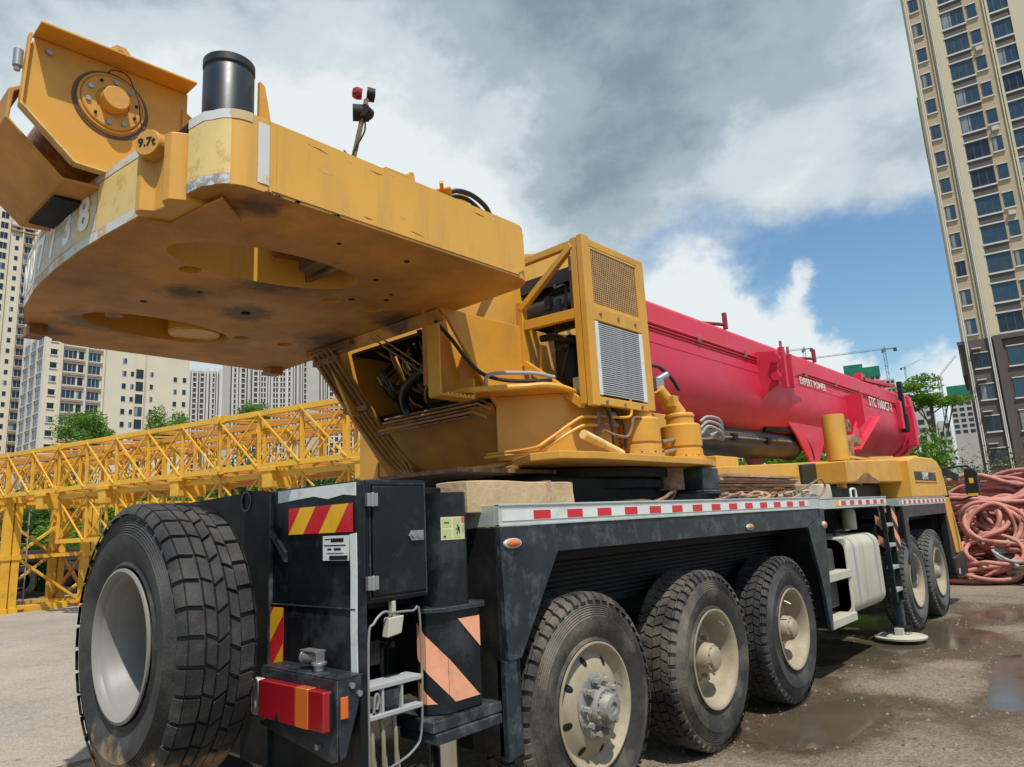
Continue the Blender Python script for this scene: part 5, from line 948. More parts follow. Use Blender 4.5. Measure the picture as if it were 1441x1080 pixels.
# ---- driver cab ----------------------------------------------------
cab = P('driver_cab', MB().prism([(11.22, 1.675), (11.22, 2.20), (11.55, 2.27), (12.75, 2.275), (13.02, 2.24), (13.30, 2.10), (13.42, 1.78), (13.48, 1.675)], 'x', -5.45, -2.50), YELC, bevel=.03, seg=3)
P('cab_pillar', MB().prism([(11.12, 1.675), (11.12, 2.20), (11.30, 2.235), (11.30, 1.675)], 'x', -5.45, -2.485), YELC, cab, bevel=.02)
P('name_plate', MB().box(-2.50, -2.492, 11.42, 12.72, 1.915, 2.045), BLIN, cab, bevel=.004)
P('name_plate_rim', MB().box(-2.50, -2.488, 11.40, 12.76, 1.895, 1.913).box(-2.50, -2.488, 12.72, 12.76, 1.91, 2.06), YELC, cab, bevel=.003)
text_mesh('SANY', .150, frame_mx((-2.4905, 12.03, 1.98), (0, 1, 0), (0, 0, 1)), WHT, 'maker_lettering', cab, bold=.003, spacing=1.02)
P('windshield', MB().prism([(13.32, 2.08), (13.36, 2.08), (13.62, 1.30), (13.56, 1.30)], 'x', -5.2, -2.60), GLASS, cab)
P('cab_front_post', MB().prism([(13.30, 2.12), (13.38, 2.10), (13.74, 1.10), (13.64, 1.10)], 'x', -2.60, -2.50), BLIN, cab, bevel=.006)
P('cab_door', MB().prism([(13.08, 1.66), (13.44, 1.66), (13.74, 1.00), (13.70, .78), (13.30, .78), (13.22, 1.0), (13.08, 1.42)], 'x', -2.56, -2.485), YELC, cab, bevel=.012)
P('cab_front_corner', MB().prism([(13.02, 1.56), (13.24, 1.0), (13.32, .76), (13.05, .5), (12.98, .5)], 'x', -2.60, -2.50).prism([(13.46, 1.62), (13.56, 1.55), (13.84, .98), (13.78, .60), (13.70, .60)], 'x', -2.60, -2.50), BLIN, cab, bevel=.006)
P('cab_interior_wall', MB().box(-5.3, -2.62, 13.0, 13.5, .7, 1.66), BLIN, cab)
bp_ = P('front_bumper', MB().prism([(13.02, .74), (13.72, .80), (13.86, .62), (13.80, .42), (13.10, .40), (12.98, .48)], 'x', -5.45, -2.46), BLIN, bevel=.03)
P('bumper_lamp', MB().box(-2.66, -2.455, 13.10, 13.22, .47, .56), GREY, bp_, bevel=.01)
mi_ = P('mirror', MB().prism([(-2.02, 1.70), (-2.00, 2.06), (-1.96, 2.10), (-1.86, 2.09), (-1.82, 2.02), (-1.83, 1.68), (-1.88, 1.64), (-1.98, 1.65)], 'y', 12.35, 12.43), BLIN, cab, bevel=.02)
mi_.data.transform(Matrix.Translation((-.20, .9, 0)))
P('mirror_arm', MB().tube(smooth_path([(-2.55, 13.2, 2.02), (-2.52, 13.25, 2.10), (-2.40, 13.3, 2.13), (-2.14, 13.3, 2.13), (-2.12, 13.28, 2.08)], 5), .018, 8).tube([(-2.52, 13.5, 1.62), (-2.32, 13.4, 1.60), (-2.14, 13.3, 1.66)], .018, 8), BLIN, cab)
P('mirror_sticker', MB().box(-2.145, -2.085, 13.244, 13.248, 1.86, 1.94).box(-2.19, -2.05, 13.244, 13.248, 1.66, 1.70), YELT, mi_)
P('visor_mirror', MB().beam((-2.52, 13.25, 2.10), (-2.34, 13.55, 1.96), .03, .12), BLIN, cab, bevel=.01)
P('roof_dome', MB().prism([(11.6, 2.27), (12.3, 2.315), (12.9, 2.26)], 'x', -3.3, -2.62), YELC, cab, bevel=.02)
# ------------------------------------------------------------------ things lying on the deck
random.seed(3)
def rough_box(x0, x1, y0, y1, z0, z1, nx, ny, nz, amp, seed):
    m = MB(); idx = {}
    def V(i, j, k):
        if (i, j, k) not in idx:
            x, y, z = x0+(x1-x0)*i/nx, y0+(y1-y0)*j/ny, z0+(z1-z0)*k/nz
            c = Vector((x*9, y*5, z*12)); a = amp*(0 if k == 0 else 1)
            idx[(i, j, k)] = len(m.v); m.v.append((x+a*noise.noise(c+Vector((seed, 0, 0))), y+a*noise.noise(c+Vector((0, seed, 0))), z+a*noise.noise(c+Vector((0, 0, seed)))))
        return idx[(i, j, k)]
    for k in (0, nz):
        for i in range(nx):
            for j in range(ny): m.f.append([V(i, j, k), V(i+1, j, k), V(i+1, j+1, k), V(i, j+1, k)])
    for i in (0, nx):
        for k in range(nz):
            for j in range(ny): m.f.append([V(i, j, k), V(i, j+1, k), V(i, j+1, k+1), V(i, j, k+1)])
    for j in (0, ny):
        for i in range(nx):
            for k in range(nz): m.f.append([V(i, j, k), V(i+1, j, k), V(i+1, j, k+1), V(i, j, k+1)])
    m.m = [0]*len(m.f); return m
t = root('timber_block', (-2.75, 3.0, 1.675), 'thick split timber block lying on the rear end of the crane deck', 'timber block')
ob('block', rough_box(-2.84, -2.60, 2.56, 3.46, 1.676, 1.842, 5, 14, 3, .009, 2.0), WOOD, t, bevel=.006)
ob('strap_band', MB().box(-2.845, -2.594, 3.20, 3.24, 1.678, 1.846), PLY, t)
t = ob('timber_block', rough_box(-2.92, -2.66, 7.62, 8.28, 1.675, 1.855, 5, 10, 4, .012, 5.0), CONC, bevel=.012, label='pale beige block on the deck just behind the yellow cowl', cat='block')
for k in range(5):
    y0 = 5.55+.05*k; z = 1.805+.030*k-(0 if k < 3 else .012)
    ob('plank', rough_box(-2.98+.04*k, -2.84+.04*k, y0, 7.75-.08*k, z, z+.02, 2, 16, 1, .01, k*3.1), PLY, group='old planks stacked on the deck',
       label=('lowest of the old planks stacked beside the tangled wire rope', 'second old plank from the bottom of the deck stack', 'middle plank of the old stack beside the tangled wire rope', 'second old plank from the top of the deck stack', 'topmost and shortest of the old planks stacked on the deck')[k], cat='plank')
def sling(pts, r, m, label, cat='rope sling', name='rope_sling', n=8): return ob(name, MB().tube(smooth_path(pts, n), r, 7), m, smooth=60, label=label, cat=cat)
sling([(-2.62, 4.05, 1.69), (-2.60, 4.3, 1.70), (-2.58, 4.48, 1.73), (-2.60, 4.62, 1.77), (-2.63, 4.74, 1.78), (-2.68, 4.76, 1.73), (-2.66, 4.6, 1.69), (-2.60, 4.42, 1.70), (-2.62, 4.2, 1.72), (-2.66, 3.7, 1.70)], .013, BRS, 'looped brown rope lying on the deck edge under the slewing platform')
for q in range(3): 
    random.seed(60+q); pts = []; y = 5.5+.2*q
    for i in range(26):
        y += random.uniform(-.12, .24) if y < 7.3 else -.15; pts.append((-2.70+random.uniform(-.12, .12), y, 1.695+random.uniform(0, .085)))
    sling(pts, (.012, .017, .010)[q], (BRS, PLY, mat('pale_rope', (.45, .34, .22), .9, var=.3))[q], ('tangled rusty wire rope under the stacked planks', 'tangled thick tan rope among the rusty wire rope under the planks', 'thin pale rope tangled over the rusty wire rope on the deck')[q], n=5)
sling([(-2.66, 7.3, 1.78), (-2.60, 7.55, 1.86), (-2.58, 7.75, 1.90), (-2.58, 7.85, 1.82), (-2.60, 7.7, 1.72), (-2.62, 7.45, 1.70)], .010, BRS, 'wire rope loop hanging over the end of the pale beige block')
# ------------------------------------------------------------------ heap of hoses beyond the cab
def hose_coil(cx, cy, cz, rx, ry, turns, tilt, az, seed, r, m, label, cat='hose coil', name='hose_coil', spread=.22, group=None):
    random.seed(seed); pts = []; n = 14*turns; Rm = Euler((R(tilt), 0, R(az)), 'XYZ').to_matrix()
    ph = random.random()*6
    for i in range(n):
        a = 2*math.pi*i/14+ph; q = 1+2.2*spread*noise.noise(Vector((i*.11, seed, 0)))
        v = Vector((rx*q*math.cos(a)+.25*noise.noise(Vector((i*.21, 3, seed))), ry*q*math.sin(a), (i/n-.5)*turns*r*1.2+.34*noise.noise(Vector((i*.3, seed, 7)))))
        v = Rm @ v; p = Vector((cx, cy, cz))+v; p.z = max(p.z, r+.01); pts.append(p)
    return ob(name, MB().tube(smooth_path(pts, 4), r, 8), m, smooth=60, label=label, cat=cat, group=group)
HL = ['pink hose coil draped over the very top of the heap', 'pink hose coil sprawling down the middle of the heap', 'loose pink hose coil lying at the foot of the heap beside the bumper',
      'pink hose coil standing on edge at the centre of the heap', 'pink hose coil slumped at the right edge of the heap', 'pink hose coil behind the mirror on the heap', 'wide pink hose coil filling the back of the heap',
      'flattened pink hose coil under the others at the front of the heap', 'pink hose coil leaning on the heap above the grey cable', 'small pink hose coil near the ground in front of the dark gap']
HP = [(-2.75, 17.9, 1.62, .95, .50, 10, 24, 10, .046), (-3.0, 17.2, 1.10, .75, .55, 6, 55, -18, .044), (-3.45, 16.7, .42, .55, .48, 6, 30, 20, .044), (-2.45, 16.9, 1.05, .46, .44, 6, 68, 12, .044),
      (-1.3, 17.6, 1.15, .75, .55, 7, 45, -10, .046), (-3.75, 17.6, 1.15, .6, .5, 6, 48, 25, .044), (-2.2, 18.3, 1.50, .9, .7, 9, 40, -30, .047), (-2.9, 16.7, .28, .75, .52, 7, 20, 0, .040), (-1.85, 17.0, .85, .65, .42, 7, 42, -24, .044), (-2.5, 16.55, .55, .45, .40, 5, 48, 0, .040)]
for i, (h, l) in enumerate(zip(HP, HL)): hose_coil(h[0], h[1], h[2], h[3], h[4], h[5], h[6], h[7], 11+i*7, h[8], HOSE, l)
random.seed(77)
HB = [(-3.0+random.uniform(-1.0, 2.4), 17.4+random.uniform(0, 1.3), 0) for _ in range(22)]
for i, (hx, hy, _z) in enumerate(HB):
    zt = max(.35, 1.55-.45*abs(hx+2.3)); hz = zt*(.25+.75*((i*37) % 22)/21)
    hose_coil(hx, hy, hz, .62, .5, 7, 25+(i*53) % 50, (i*67) % 90-45, 200+i*9, .045, HOSE, 'pink hose coil buried inside the heap behind the others', group='hose coils buried in the heap')
hose_coil(-1.95, 16.5, .50, .48, .30, 8, 38, -8, 91, .028, CABLE, 'grey cable coil lying at the lower right of the pink hoses', 'cable coil', 'cable_coil', .1)
ob('tarpaulin', rough_box(-3.7, -.6, 16.9, 18.9, .0, .42, 10, 8, 3, .25, 4.0), mat('dark_tarp', (.05, .025, .022), .8, var=.3), label='dark tarpaulin lying under the heap of pink hoses', cat='tarpaulin')
ob('stub_post', MB().box(-1.36, -1.24, 13.2, 13.32, 0, .62), BRS, bevel=.01, label='short brown stub post at the right edge of the photograph', cat='post')
# ------------------------------------------------------------------ pebbles
random.seed(5); g = MB(); 
for i in range(9000):
    if i < 6500: x = random.uniform(-4.5, 1.5); y = random.uniform(3.2, 15)
    else: x = random.uniform(-6.3, 1.8); y = random.uniform(1, 24)
    s = random.choice((.006, .007, .008, .010, .013, .018))*random.uniform(.7, 1.25)
    z = gz(x, y); o = len(g.v); a = random.random()*6.28
    for (dx, dy, dz) in ((1, 0, 0), (.2, .9, 0), (-.9, .3, 0), (-.4, -.8, 0), (.1, .1, .8)): g.v.append((x+s*(dx*math.cos(a)-dy*math.sin(a)), y+s*(dx*math.sin(a)+dy*math.cos(a)), z+s*dz*random.uniform(.6, 1.1)-.001))
    for f in ((0, 1, 4), (1, 2, 4), (2, 3, 4), (3, 0, 4)): g.f.append([o+q for q in f]); g.m.append(i % 3)
ob('gravel', g, [mat('pebble_light', (.22, .185, .135), .85, var=.3, vscale=40), mat('pebble_mid', (.17, .14, .10), .85, var=.3, vscale=40), mat('pebble_dark', (.075, .065, .052), .8, var=.3, vscale=40)], smooth=None, kind='stuff')
# ------------------------------------------------------------------ yellow tower crane sections lying behind the crane
LY = mat('crane_section_yellow', (.74, .40, .030), .5, var=.1, vscale=1.5, dirt=(.36, .20, .06), dirt_amt=.3, dscale=2.5)
LYO = mat('crane_section_orange', (.56, .25, .035), .55, var=.12, vscale=1.5, dirt=(.3, .16, .06), dirt_amt=.3, dscale=2.5)
tabP = {}
def me_beam(p0, p1, w, h=None, m=LY): return to_mesh('bar', MB().beam(p0, p1, w, h), [m])
def part(name, me, par, loc=(0, 0, 0)):
    o = bpy.data.objects.new(name, me); col.objects.link(o); o.parent = par; o.location = loc; tabP.setdefault(par.name, []).append(o); return o
def long_section(loc, rz, label, nb=5, bay=1.13, W=1.15, H=1.03):
    t = root('crane_jib_section', loc, label, 'crane section', 'long crane sections behind the mobile crane', rz); Lx = nb*bay
    ch = to_mesh('chord', MB().box(0, Lx, -.05, .05, -.05, .05), [LY]); cho = to_mesh('chord', MB().box(0, Lx, -.05, .05, -.05, .05), [LYO])
    for y in (0, W):
        for z in (0, H): part('chord', cho if (y > 0 and z > 0) else ch, t, (0, y, z))
    post = to_mesh('post', MB().box(-.027, .027, -.025, .025, 0, H), [LY]); tie = to_mesh('tie', MB().box(-.025, .025, 0, W, -.025, .025), [LYO])
    d1 = me_beam((0, 0, 0), (bay, 0, H), .028, .028); d2 = me_beam((0, 0, H), (bay, 0, 0), .028, .028); dt = me_beam((0, 0, 0), (bay, W, 0), .04, .04, LYO)
    for i in range(nb+1):
        for y in (0, W): part('post', post, t, (i*bay, y, 0))
        for z in (0, H): part('tie', tie, t, (i*bay, 0, z))
    for i in range(nb):
        for y in (-.018, W+.018): part('diagonal', d1, t, (i*bay, y, 0)); part('diagonal', d2, t, (i*bay, y+.037*(1 if y > 0 else -1), 0))
        for z in (.01, H-.01): part('diagonal', dt, t, (i*bay, 0, z))
    pin = to_mesh('pin_joint', MB().cyl((0, -.09, 0), (0, .09, 0), .09, 16).box(-.2, .2, -.06, .06, -.07, .07), [LY], 35)
    for z in (0, H): part('pin_joint', pin, t, (Lx, 0, z)); part('pin_joint', pin, t, (Lx, W, z))
    return t
dv = Vector((12.05, 2.75, 0)).normalized(); RZ = math.atan2(dv.y, dv.x); A0 = Vector((-21.8, 4.88, 0))
lab = ['upper yellow lattice section at the left end of the long row', 'upper yellow lattice section in the middle of the long row', 'upper yellow lattice section nearest the slewing platform']
for i in range(3):
    p = A0+dv*(-3.15+i*5.66); long_section((p.x, p.y, 2.92), RZ, lab[i])
lab = ['lower yellow lattice section half hidden behind the spare wheel', 'lower yellow lattice section half hidden behind the rear body of the crane']
for i in range(2):
    p = A0+dv*(2.5+i*5.66)+Vector((-.1, .1, 0)); long_section((p.x, p.y, 1.72), RZ, lab[i])
lab = ['rear lattice section in the second row, left end', 'rear lattice section in the second row, middle', 'rear lattice section in the second row, nearest the slewing platform']
for i in range(3):
    p = A0+dv*(-3.6+i*5.66)+Vector((-.30, 1.32, 0)); long_section((p.x, p.y, 2.86), RZ, lab[i], 6, .94, 1.1, .98)
# cross timbers / stub heads between the layers
for k, s_ in enumerate((1.9, 4.4, 6.9, 9.6, 11.9)):
    p = A0+dv*s_
    ob('stacking_bracket', MB().box(-.13, .13, -.08, .6, 0, .36).box(-.2, .2, -.1, 0, .30, .38), LY, label=('stubby yellow bracket above the crossed mast section left of the spare wheel', 'stubby yellow bracket just above the top of the spare wheel', 'stubby yellow bracket above the round port of the rear body', 'stubby yellow bracket above the striped marker board', 'stubby yellow bracket nearest the sloping hydraulic pipes')[k], cat='bracket', group='brackets under the long lattice sections', bevel=.01).matrix_world = Matrix.Translation((p.x, p.y, 2.50)) @ Matrix.Rotation(RZ, 4, 'Z')
def mast_section(loc, rz, label):
    W, H = 1.72, 2.86; t = root('mast_section', loc, label, 'crane section', 'standing mast sections', rz)
    pm = to_mesh('corner_post', MB().box(-.085, .085, -.085, .085, 0, H).box(-.12, .12, -.12, .12, 0, .12).box(-.12, .12, -.12, .12, H-.14, H).box(-.11, .11, -.11, .11, 1.30, 1.42), [LY])
    for x in (0, W):
        for y in (0, W): part('corner_post', pm, t, (x, y, 0))
    hx = me_beam((0.085, 0, 0), (W-.085, 0, 0), .09, .09); hy = me_beam((0, .085, 0), (0, W-.085, 0), .09, .09)
    for z in (.12, 1.36, 2.72):
        for q in (0, W): part('cross_bar', hx, t, (0, q, z)); part('cross_bar', hy, t, (q, 0, z))
    da = me_beam((.09, 0, 0), (W-.09, 0, 1.16), .075, .06); db = me_beam((.09, 0, 1.16), (W-.09, 0, 0), .075, .06)
    ea = me_beam((0, .09, 0), (0, W-.09, 1.16), .075, .06, LYO); eb = me_beam((0, .09, 1.16), (0, W-.09, 0), .075, .06, LYO)
    for z in (.16, 1.46):
        part('diagonal', da if z > 1 else db, t, (0, 0, z)); part('diagonal', db if z > 1 else da, t, (0, W, z)); part('diagonal', ea, t, (0, 0, z)); part('diagonal', eb, t, (W, 0, z))
    st = to_mesh('ladder_stile', MB().box(-.012, .012, -.012, .012, .1, H), [GREY]); rg = to_mesh('ladder_rung', MB().box(0, .36, -.01, .01, -.01, .01), [GREY])
    for x in (.45, .81): part('ladder_stile', st, t, (x, 1.2, 0))
    for i in range(9): part('ladder_rung', rg, t, (.45, 1.2, .25+.29*i))
    part('foot_plate', to_mesh('foot_plate', MB().box(.3, 1.25, -.2, .1, 0, .16), [LY]), t)
    return t
mrz = math.atan2(.985, -.17)   # local x runs along the row, local -y looks at the yard
mrz_ = mrz
lab = ['standing yellow mast section cut by the left edge of the photograph', 'standing yellow mast section with crossed braces left of the spare wheel', 'standing yellow mast section mostly hidden behind the spare wheel', 'standing yellow mast section farthest behind the spare wheel']
for k in range(-1, 3):
    q = Vector((-21.72, 5.25, 0))+Vector((-.17, .985, 0))*1.93*k; mast_section((q.x, q.y, .02), mrz_, lab[k+1])
# ------------------------------------------------------------------ parked trailer seen through the mast sections
TR = root('parked_trailer', (-27, 7, 0), 'dark flatbed trailer with big tyres parked behind the standing mast sections', 'trailer', rz=mrz_)
trm = mat('trailer_frame_paint', (.06, .035, .03), .7, var=.3)
part('trailer_bed', to_mesh('trailer_bed', MB().box(-6, 7, 0, 2.4, 1.15, 1.5), [trm]), TR)
tyb = to_mesh('tyre', MB().lathe([(-.16, .30), (-.15, .50), (-.08, .55), (.08, .55), (.15, .50), (.16, .30), (.05, .28), (.05, .01)], (0, 0, 0), (0, 1, 0), 28), [RUB], 40)
for x in (-4.4, -3.1, -1.8, -.3, 1.2, 3.4): part('wheel', tyb, TR, (x, .15, .57))
# ------------------------------------------------------------------ vegetation
def leaf_mat(name, c1, c2):
    m = bpy.data.materials.new(name); m.use_nodes = True; t = m.node_tree; b = t.nodes['Principled BSDF']; lk = t.links
    co = t.nodes.new('ShaderNodeTexCoord'); n = t.nodes.new('ShaderNodeTexNoise'); n.inputs['Scale'].default_value = 2.2; n.inputs['Detail'].default_value = 6; lk.new(co.outputs['Object'], n.inputs[0])
    mr = t.nodes.new('ShaderNodeMapRange'); lk.new(n.outputs[0], mr.inputs[0]); mr.inputs[1].default_value = .35; mr.inputs[2].default_value = .65
    mx = t.nodes.new('ShaderNodeMix'); mx.data_type = 'RGBA'; lk.new(mr.outputs[0], mx.inputs[0]); mx.inputs[6].default_value = (*c1, 1); mx.inputs[7].default_value = (*c2, 1)
    lk.new(mx.outputs[2], b.inputs['Base Color']); b.inputs['Roughness'].default_value = .6; b.inputs['Specular IOR Level'].default_value = .25
    tr = t.nodes.new('ShaderNodeBsdfTranslucent'); lk.new(mx.outputs[2], tr.inputs[0]); ms = t.nodes.new('ShaderNodeMixShader'); ms.inputs[0].default_value = .4
    lk.new(b.outputs[0], ms.inputs[1]); lk.new(tr.outputs[0], ms.inputs[2]); lk.new(ms.outputs[0], t.nodes['Material Output'].inputs[0]); MATS[name] = m; return m
LG = leaf_mat('bright_leaves', (.085, .20, .018), (.17, .30, .03)); LM = leaf_mat('mid_leaves', (.035, .085, .016), (.08, .15, .03)); LD = leaf_mat('olive_leaves', (.09, .11, .035), (.17, .17, .06)); LS = leaf_mat('dry_grass', (.24, .20, .09), (.16, .17, .06))
BARK = mat('bark', (.11, .085, .06), .9, var=.3, vscale=8)
def crown_mesh(name, seed, n, rx, ry, rz, leaf, m, clumps=14, flat=.0):
    random.seed(seed); g = MB(); cs = []
    for i in range(clumps):
        while True:
            v = Vector((random.uniform(-1, 1), random.uniform(-1, 1), random.uniform(-1, 1)))
            if v.length < 1: break
        cs.append((v*.78, random.uniform(.24, .46)))
    for i in range(n):
        c, r = random.choice(cs); d = Vector((random.gauss(0, 1), random.gauss(0, 1), random.gauss(0, 1))).normalized()*(random.random()**.35)*r; d.z *= (1-flat)
        p = c+d; p = Vector((p.x*rx, p.y*ry, p.z*rz)); s = leaf*random.uniform(.6, 1.4)
        a = Vector((random.gauss(0, 1), random.gauss(0, 1), random.gauss(0, .6))).normalized(); b = a.cross(Vector((random.gauss(0, 1), random.gauss(0, 1), random.gauss(0, 1)))).normalized()
        g.add([p-a*s, p-b*s*.45, p+a*s, p+b*s*.45], [(0, 1, 2, 3)])
    return to_mesh(name, g, [m], recalc=False)
CB = [crown_mesh('foliage', 1, 5200, 1, 1, 1, .045, LG, 26), crown_mesh('foliage', 2, 5200, 1, 1, 1, .045, LM, 26), crown_mesh('foliage', 3, 2600, 1, 1, 1, .035, LD, 30), crown_mesh('foliage', 4, 5200, 1, 1, 1, .050, LG, 15, .45), crown_mesh('foliage', 5, 5200, 1, 1, 1, .05, LG, 22)]
def plant(x, y, z, rx, ry, rz, k, name, label, cat, group=None, trunk=0.0, lean=0.0, seed=0):
    t = root(name, (x, y, 0), label, cat, group)
    o = bpy.data.objects.new('crown' if trunk else 'foliage', CB[k]); col.objects.link(o); o.parent = t; o.location = (lean, 0, z); o.scale = (rx, ry, rz); o.rotation_euler = (0, 0, seed*1.3)
    tk = MB(); random.seed(seed)
    top = z if trunk else z*.6
    tk.tube([(0, 0, 0), (lean*.3, 0, top*.4), (lean*.8, 0, top)], .05+.03*trunk, 7)
    for i in range(5):
        a = random.random()*6.28; tk.tube([(lean*.5, 0, top*(.45+.1*i)), (lean+math.cos(a)*rx*.5, math.sin(a)*ry*.5, z+rz*(random.uniform(-.5, .1) if k == 3 else random.uniform(-.1, .5)))], .022+.01*trunk, 5)
    b = link('trunk', to_mesh('trunk', tk, [BARK], 50), None); b.parent = t
    return t
random.seed(21)
# trees and shrubs on the far side of the lattice sections
pos = [(-31, -1), (-33, 3), (-31, 7), (-34, 11), (-30, 13.5), (-26, 15.5), (-22, 17), (-18, 18), (-14, 19)]
for i, (x, y) in enumerate(pos):
    h = 1.5+.35*math.sin(i*2.1); plant(x, y, h*.95, 2.6, 2.4, h, (1, 0, 1, 4)[i % 4], 'shrub', 'leafy green shrub growing low behind the yellow lattice sections', 'shrub', 'shrubs behind the lattice sections', seed=i)
for i, (x, y, h) in enumerate([(-58, 3, 7.0), (-60, 10, 7.8), (-56, 17, 7.4), (-60, 24, 6.2), (-55, 30, 6.4), (-50, 36, 5.4), (-44, 42, 4.8), (-60, -4, 7)]):
    plant(x, y, h*.55, 5, 5, h*.52, (4, 1, 0)[i % 3], 'tree', 'broad green tree in the belt below the apartment blocks', 'tree', 'trees below the apartment blocks', 1, seed=20+i)
for i, (az, d, z, r) in enumerate([(-67, 46, 3.0, 3.0), (-63, 44, 3.4, 3.0), (-60, 47, 3.6, 3.2), (-56.5, 44, 3.5, 3.0), (-53, 46, 3.7, 3.2), (-50, 43, 3.6, 3.2), (-71, 48, 2.8, 3.2), (-75, 46, 2.6, 3.0)]):
    plant(d*math.sin(R(az)), d*math.cos(R(az)), z, r, r, z*.92, (0, 1, 4, 1)[i % 4], 'tree', 'dense green tree directly behind the long lattice sections', 'tree', 'trees directly behind the lattice sections', 1, seed=70+i)
plant(-38.2, 11.6, 7.0, 1.1, 1.4, 1.3, 4, 'feathery_tree', 'feathery tree with spreading branches before the beige block, left one', 'tree', None, 1, .3, seed=31)
plant(-37.5, 15.0, 7.2, 1.1, 1.5, 1.4, 0, 'feathery_tree', 'feathery tree leaning right in front of the plain beige wall', 'tree', None, 1, .3, seed=33)
plant(-36, 19.0, 7.9, 1.0, 1.3, 1.1, 4, 'feathery_tree', 'feathery tree in front of the right corner of the beige block', 'tree', None, 1, .2, seed=35)
# right-hand side
plant(-8.0, 36, 3.0, 2.0, 2.2, 2.9, 0, 'bushy_tree', 'bright green bushy tree right behind the driver cab', 'tree', None, 1, seed=41)
plant(-9.0, 33, 2.3, 2.2, 2.2, 2.4, 4, 'bushy_tree', 'lower bright green tree against the end of the red boom', 'tree', None, 1, seed=42)
plant(-7.3, 38, 6.6, 2.0, 1.6, 1.1, 3, 'feathery_tree', 'feathery tree spreading above the end of the red boom', 'tree', None, 1, .2, seed=43)
plant(-6.2, 30, 1.6, 1.7, 1.8, 1.7, 0, 'shrub', 'vivid green shrub between the cab and its mirror', 'shrub', None, seed=45)
for i, (x, y, z, r) in enumerate([(-4.6, 33, 1.9, 1.7), (-3.4, 36, 2.1, 1.9), (-1.6, 38, 2.0, 2.0), (.4, 40, 2.0, 2.2), (2.4, 41, 2.0, 2.2), (-2.6, 30, 1.2, 1.3), (-.8, 31, 1.3, 1.4), (1.2, 32, 1.3, 1.4)]):
    plant(x, y, z, r, r, z*.95, 2, 'shrub', ('olive scrub bush on the bank just right of the crane mirror', 'olive scrub bush on the bank before the low pale building', 'olive scrub bush on the bank between the two pairs of drain pipes', 'olive scrub bush on the bank at the foot of the brown tower base', 'olive scrub bush farthest right on the bank', 'small near olive bush above the top hose coil', 'small near olive bush right of the top hose coil', 'small near olive bush at the right edge of the bank')[i], 'shrub', 'scrub bushes on the bank', seed=50+i)
for i, (az, d, z, r) in enumerate([(-32, 30, 2.6, 2.4), (-28, 32, 2.8, 2.6), (-24, 30, 2.7, 2.4), (-20, 33, 2.7, 2.5)]):
    plant(d*math.sin(R(az)), d*math.cos(R(az)), z, r, r, z*.95, (0, 4)[i % 2], 'shrub', 'tall green shrub glimpsed between the red boom and the deck', 'shrub', 'shrubs seen under the boom', seed=90+i)
b = MB(); nxx = 40
for j in range(9):
    for i in range(nxx+1):
        x = -14+i*1.0; y = 24+j*3.2; z = max(0, (j-1)*.28)+.25*noise.noise(Vector((x*.4, y*.4, 0)))-(0.2 if j == 0 else 0); b.v.append((x, y, z))
for j in range(8):
    for i in range(nxx): b.f.append([j*(nxx+1)+i, j*(nxx+1)+i+1, (j+1)*(nxx+1)+i+1, (j+1)*(nxx+1)+i]); b.m.append(0)
ob('earth_bank', b, DIRT, smooth=60, kind='structure')
random.seed(8); g = MB()
for i in range(9000):
    x = random.uniform(-13, 18); y = random.uniform(25, 46); z = max(0, ((y-24)/3.2-1)*.28)+.25*noise.noise(Vector((x*.4, y*.4, 0))); h = random.uniform(.15, .6); a = random.random()*3.14; w_ = .03; dx, dy = w_*math.cos(a), w_*math.sin(a)
    g.add([(x-dx, y-dy, z-.05), (x+dx, y+dy, z-.05), (x+random.uniform(-.15, .15), y, z+h)], [(0, 1, 2)], i % 2)
ob('grass', g, [LS, LD], smooth=None, recalc=False, kind='stuff')
g = MB(); random.seed(9)
for i in range(9000):
    x = random.uniform(-70, -30); y = random.uniform(-8, 45); h = random.uniform(.3, 1.2); a = random.random()*3.14; w_ = .12; dx, dy = w_*math.cos(a), w_*math.sin(a)
    g.add([(x-dx, y-dy, -.05), (x+dx, y+dy, -.05), (x+random.uniform(-.3, .3), y, h)], [(0, 1, 2)], i % 2)
ob('grass', g, [LM, LG], smooth=None, recalc=False, kind='stuff')
# ------------------------------------------------------------------ buildings
BEI = mat('beige_render', (.47, .37, .235), .85, var=.06, vscale=.4, dirt=(.36, .28, .18), dirt_amt=.25, dscale=.5); CRE = mat('cream_render', (.60, .52, .36), .85, var=.05, vscale=.4); BRN = mat('brown_stone', (.105, .078, .070), .75, var=.12, vscale=.6)
TRIM = mat('pale_trim', (.62, .58, .52), .75, var=.05, vscale=1); SPN = mat('dark_spandrel', (.085, .070, .062), .6, var=.2, vscale=1); WGL = mat('window_glass', (.025, .055, .080), .08, var=.5, vscale=.35, spec=.8); WGD = mat('dark_window_glass', (.018, .026, .034), .15, var=.5, vscale=.6); FRM = mat('window_frame', (.07, .07, .075), .5)
BEI2 = mat('pale_beige_render', (.62, .55, .42), .85, var=.05, vscale=.3); PNK = mat('pinkish_band', (.40, .27, .21), .85, var=.08); GRW = mat('grey_render', (.40, .38, .34), .85, var=.06, vscale=.2); WHF = mat('white_fins', (.52, .50, .46), .8, var=.06, vscale=.2); BRD = mat('dark_brown_bays', (.060, .048, .044), .6, var=.2); NET = mat('green_net', (.015, .16, .095), .9, var=.25, vscale=.3); CON2 = mat('raw_concrete', (.42, .39, .35), .9, var=.12, vscale=.3)
WGP = mat('curtained_glass', (.22, .25, .26), .3, var=.5, vscale=.7)
random.seed(17)
def bpart(name, mb, m, par, smooth=None, **k):
    o = link(name, to_mesh(name, mb, m if isinstance(m, list) else [m], smooth), None, **k); o.parent = par; return o
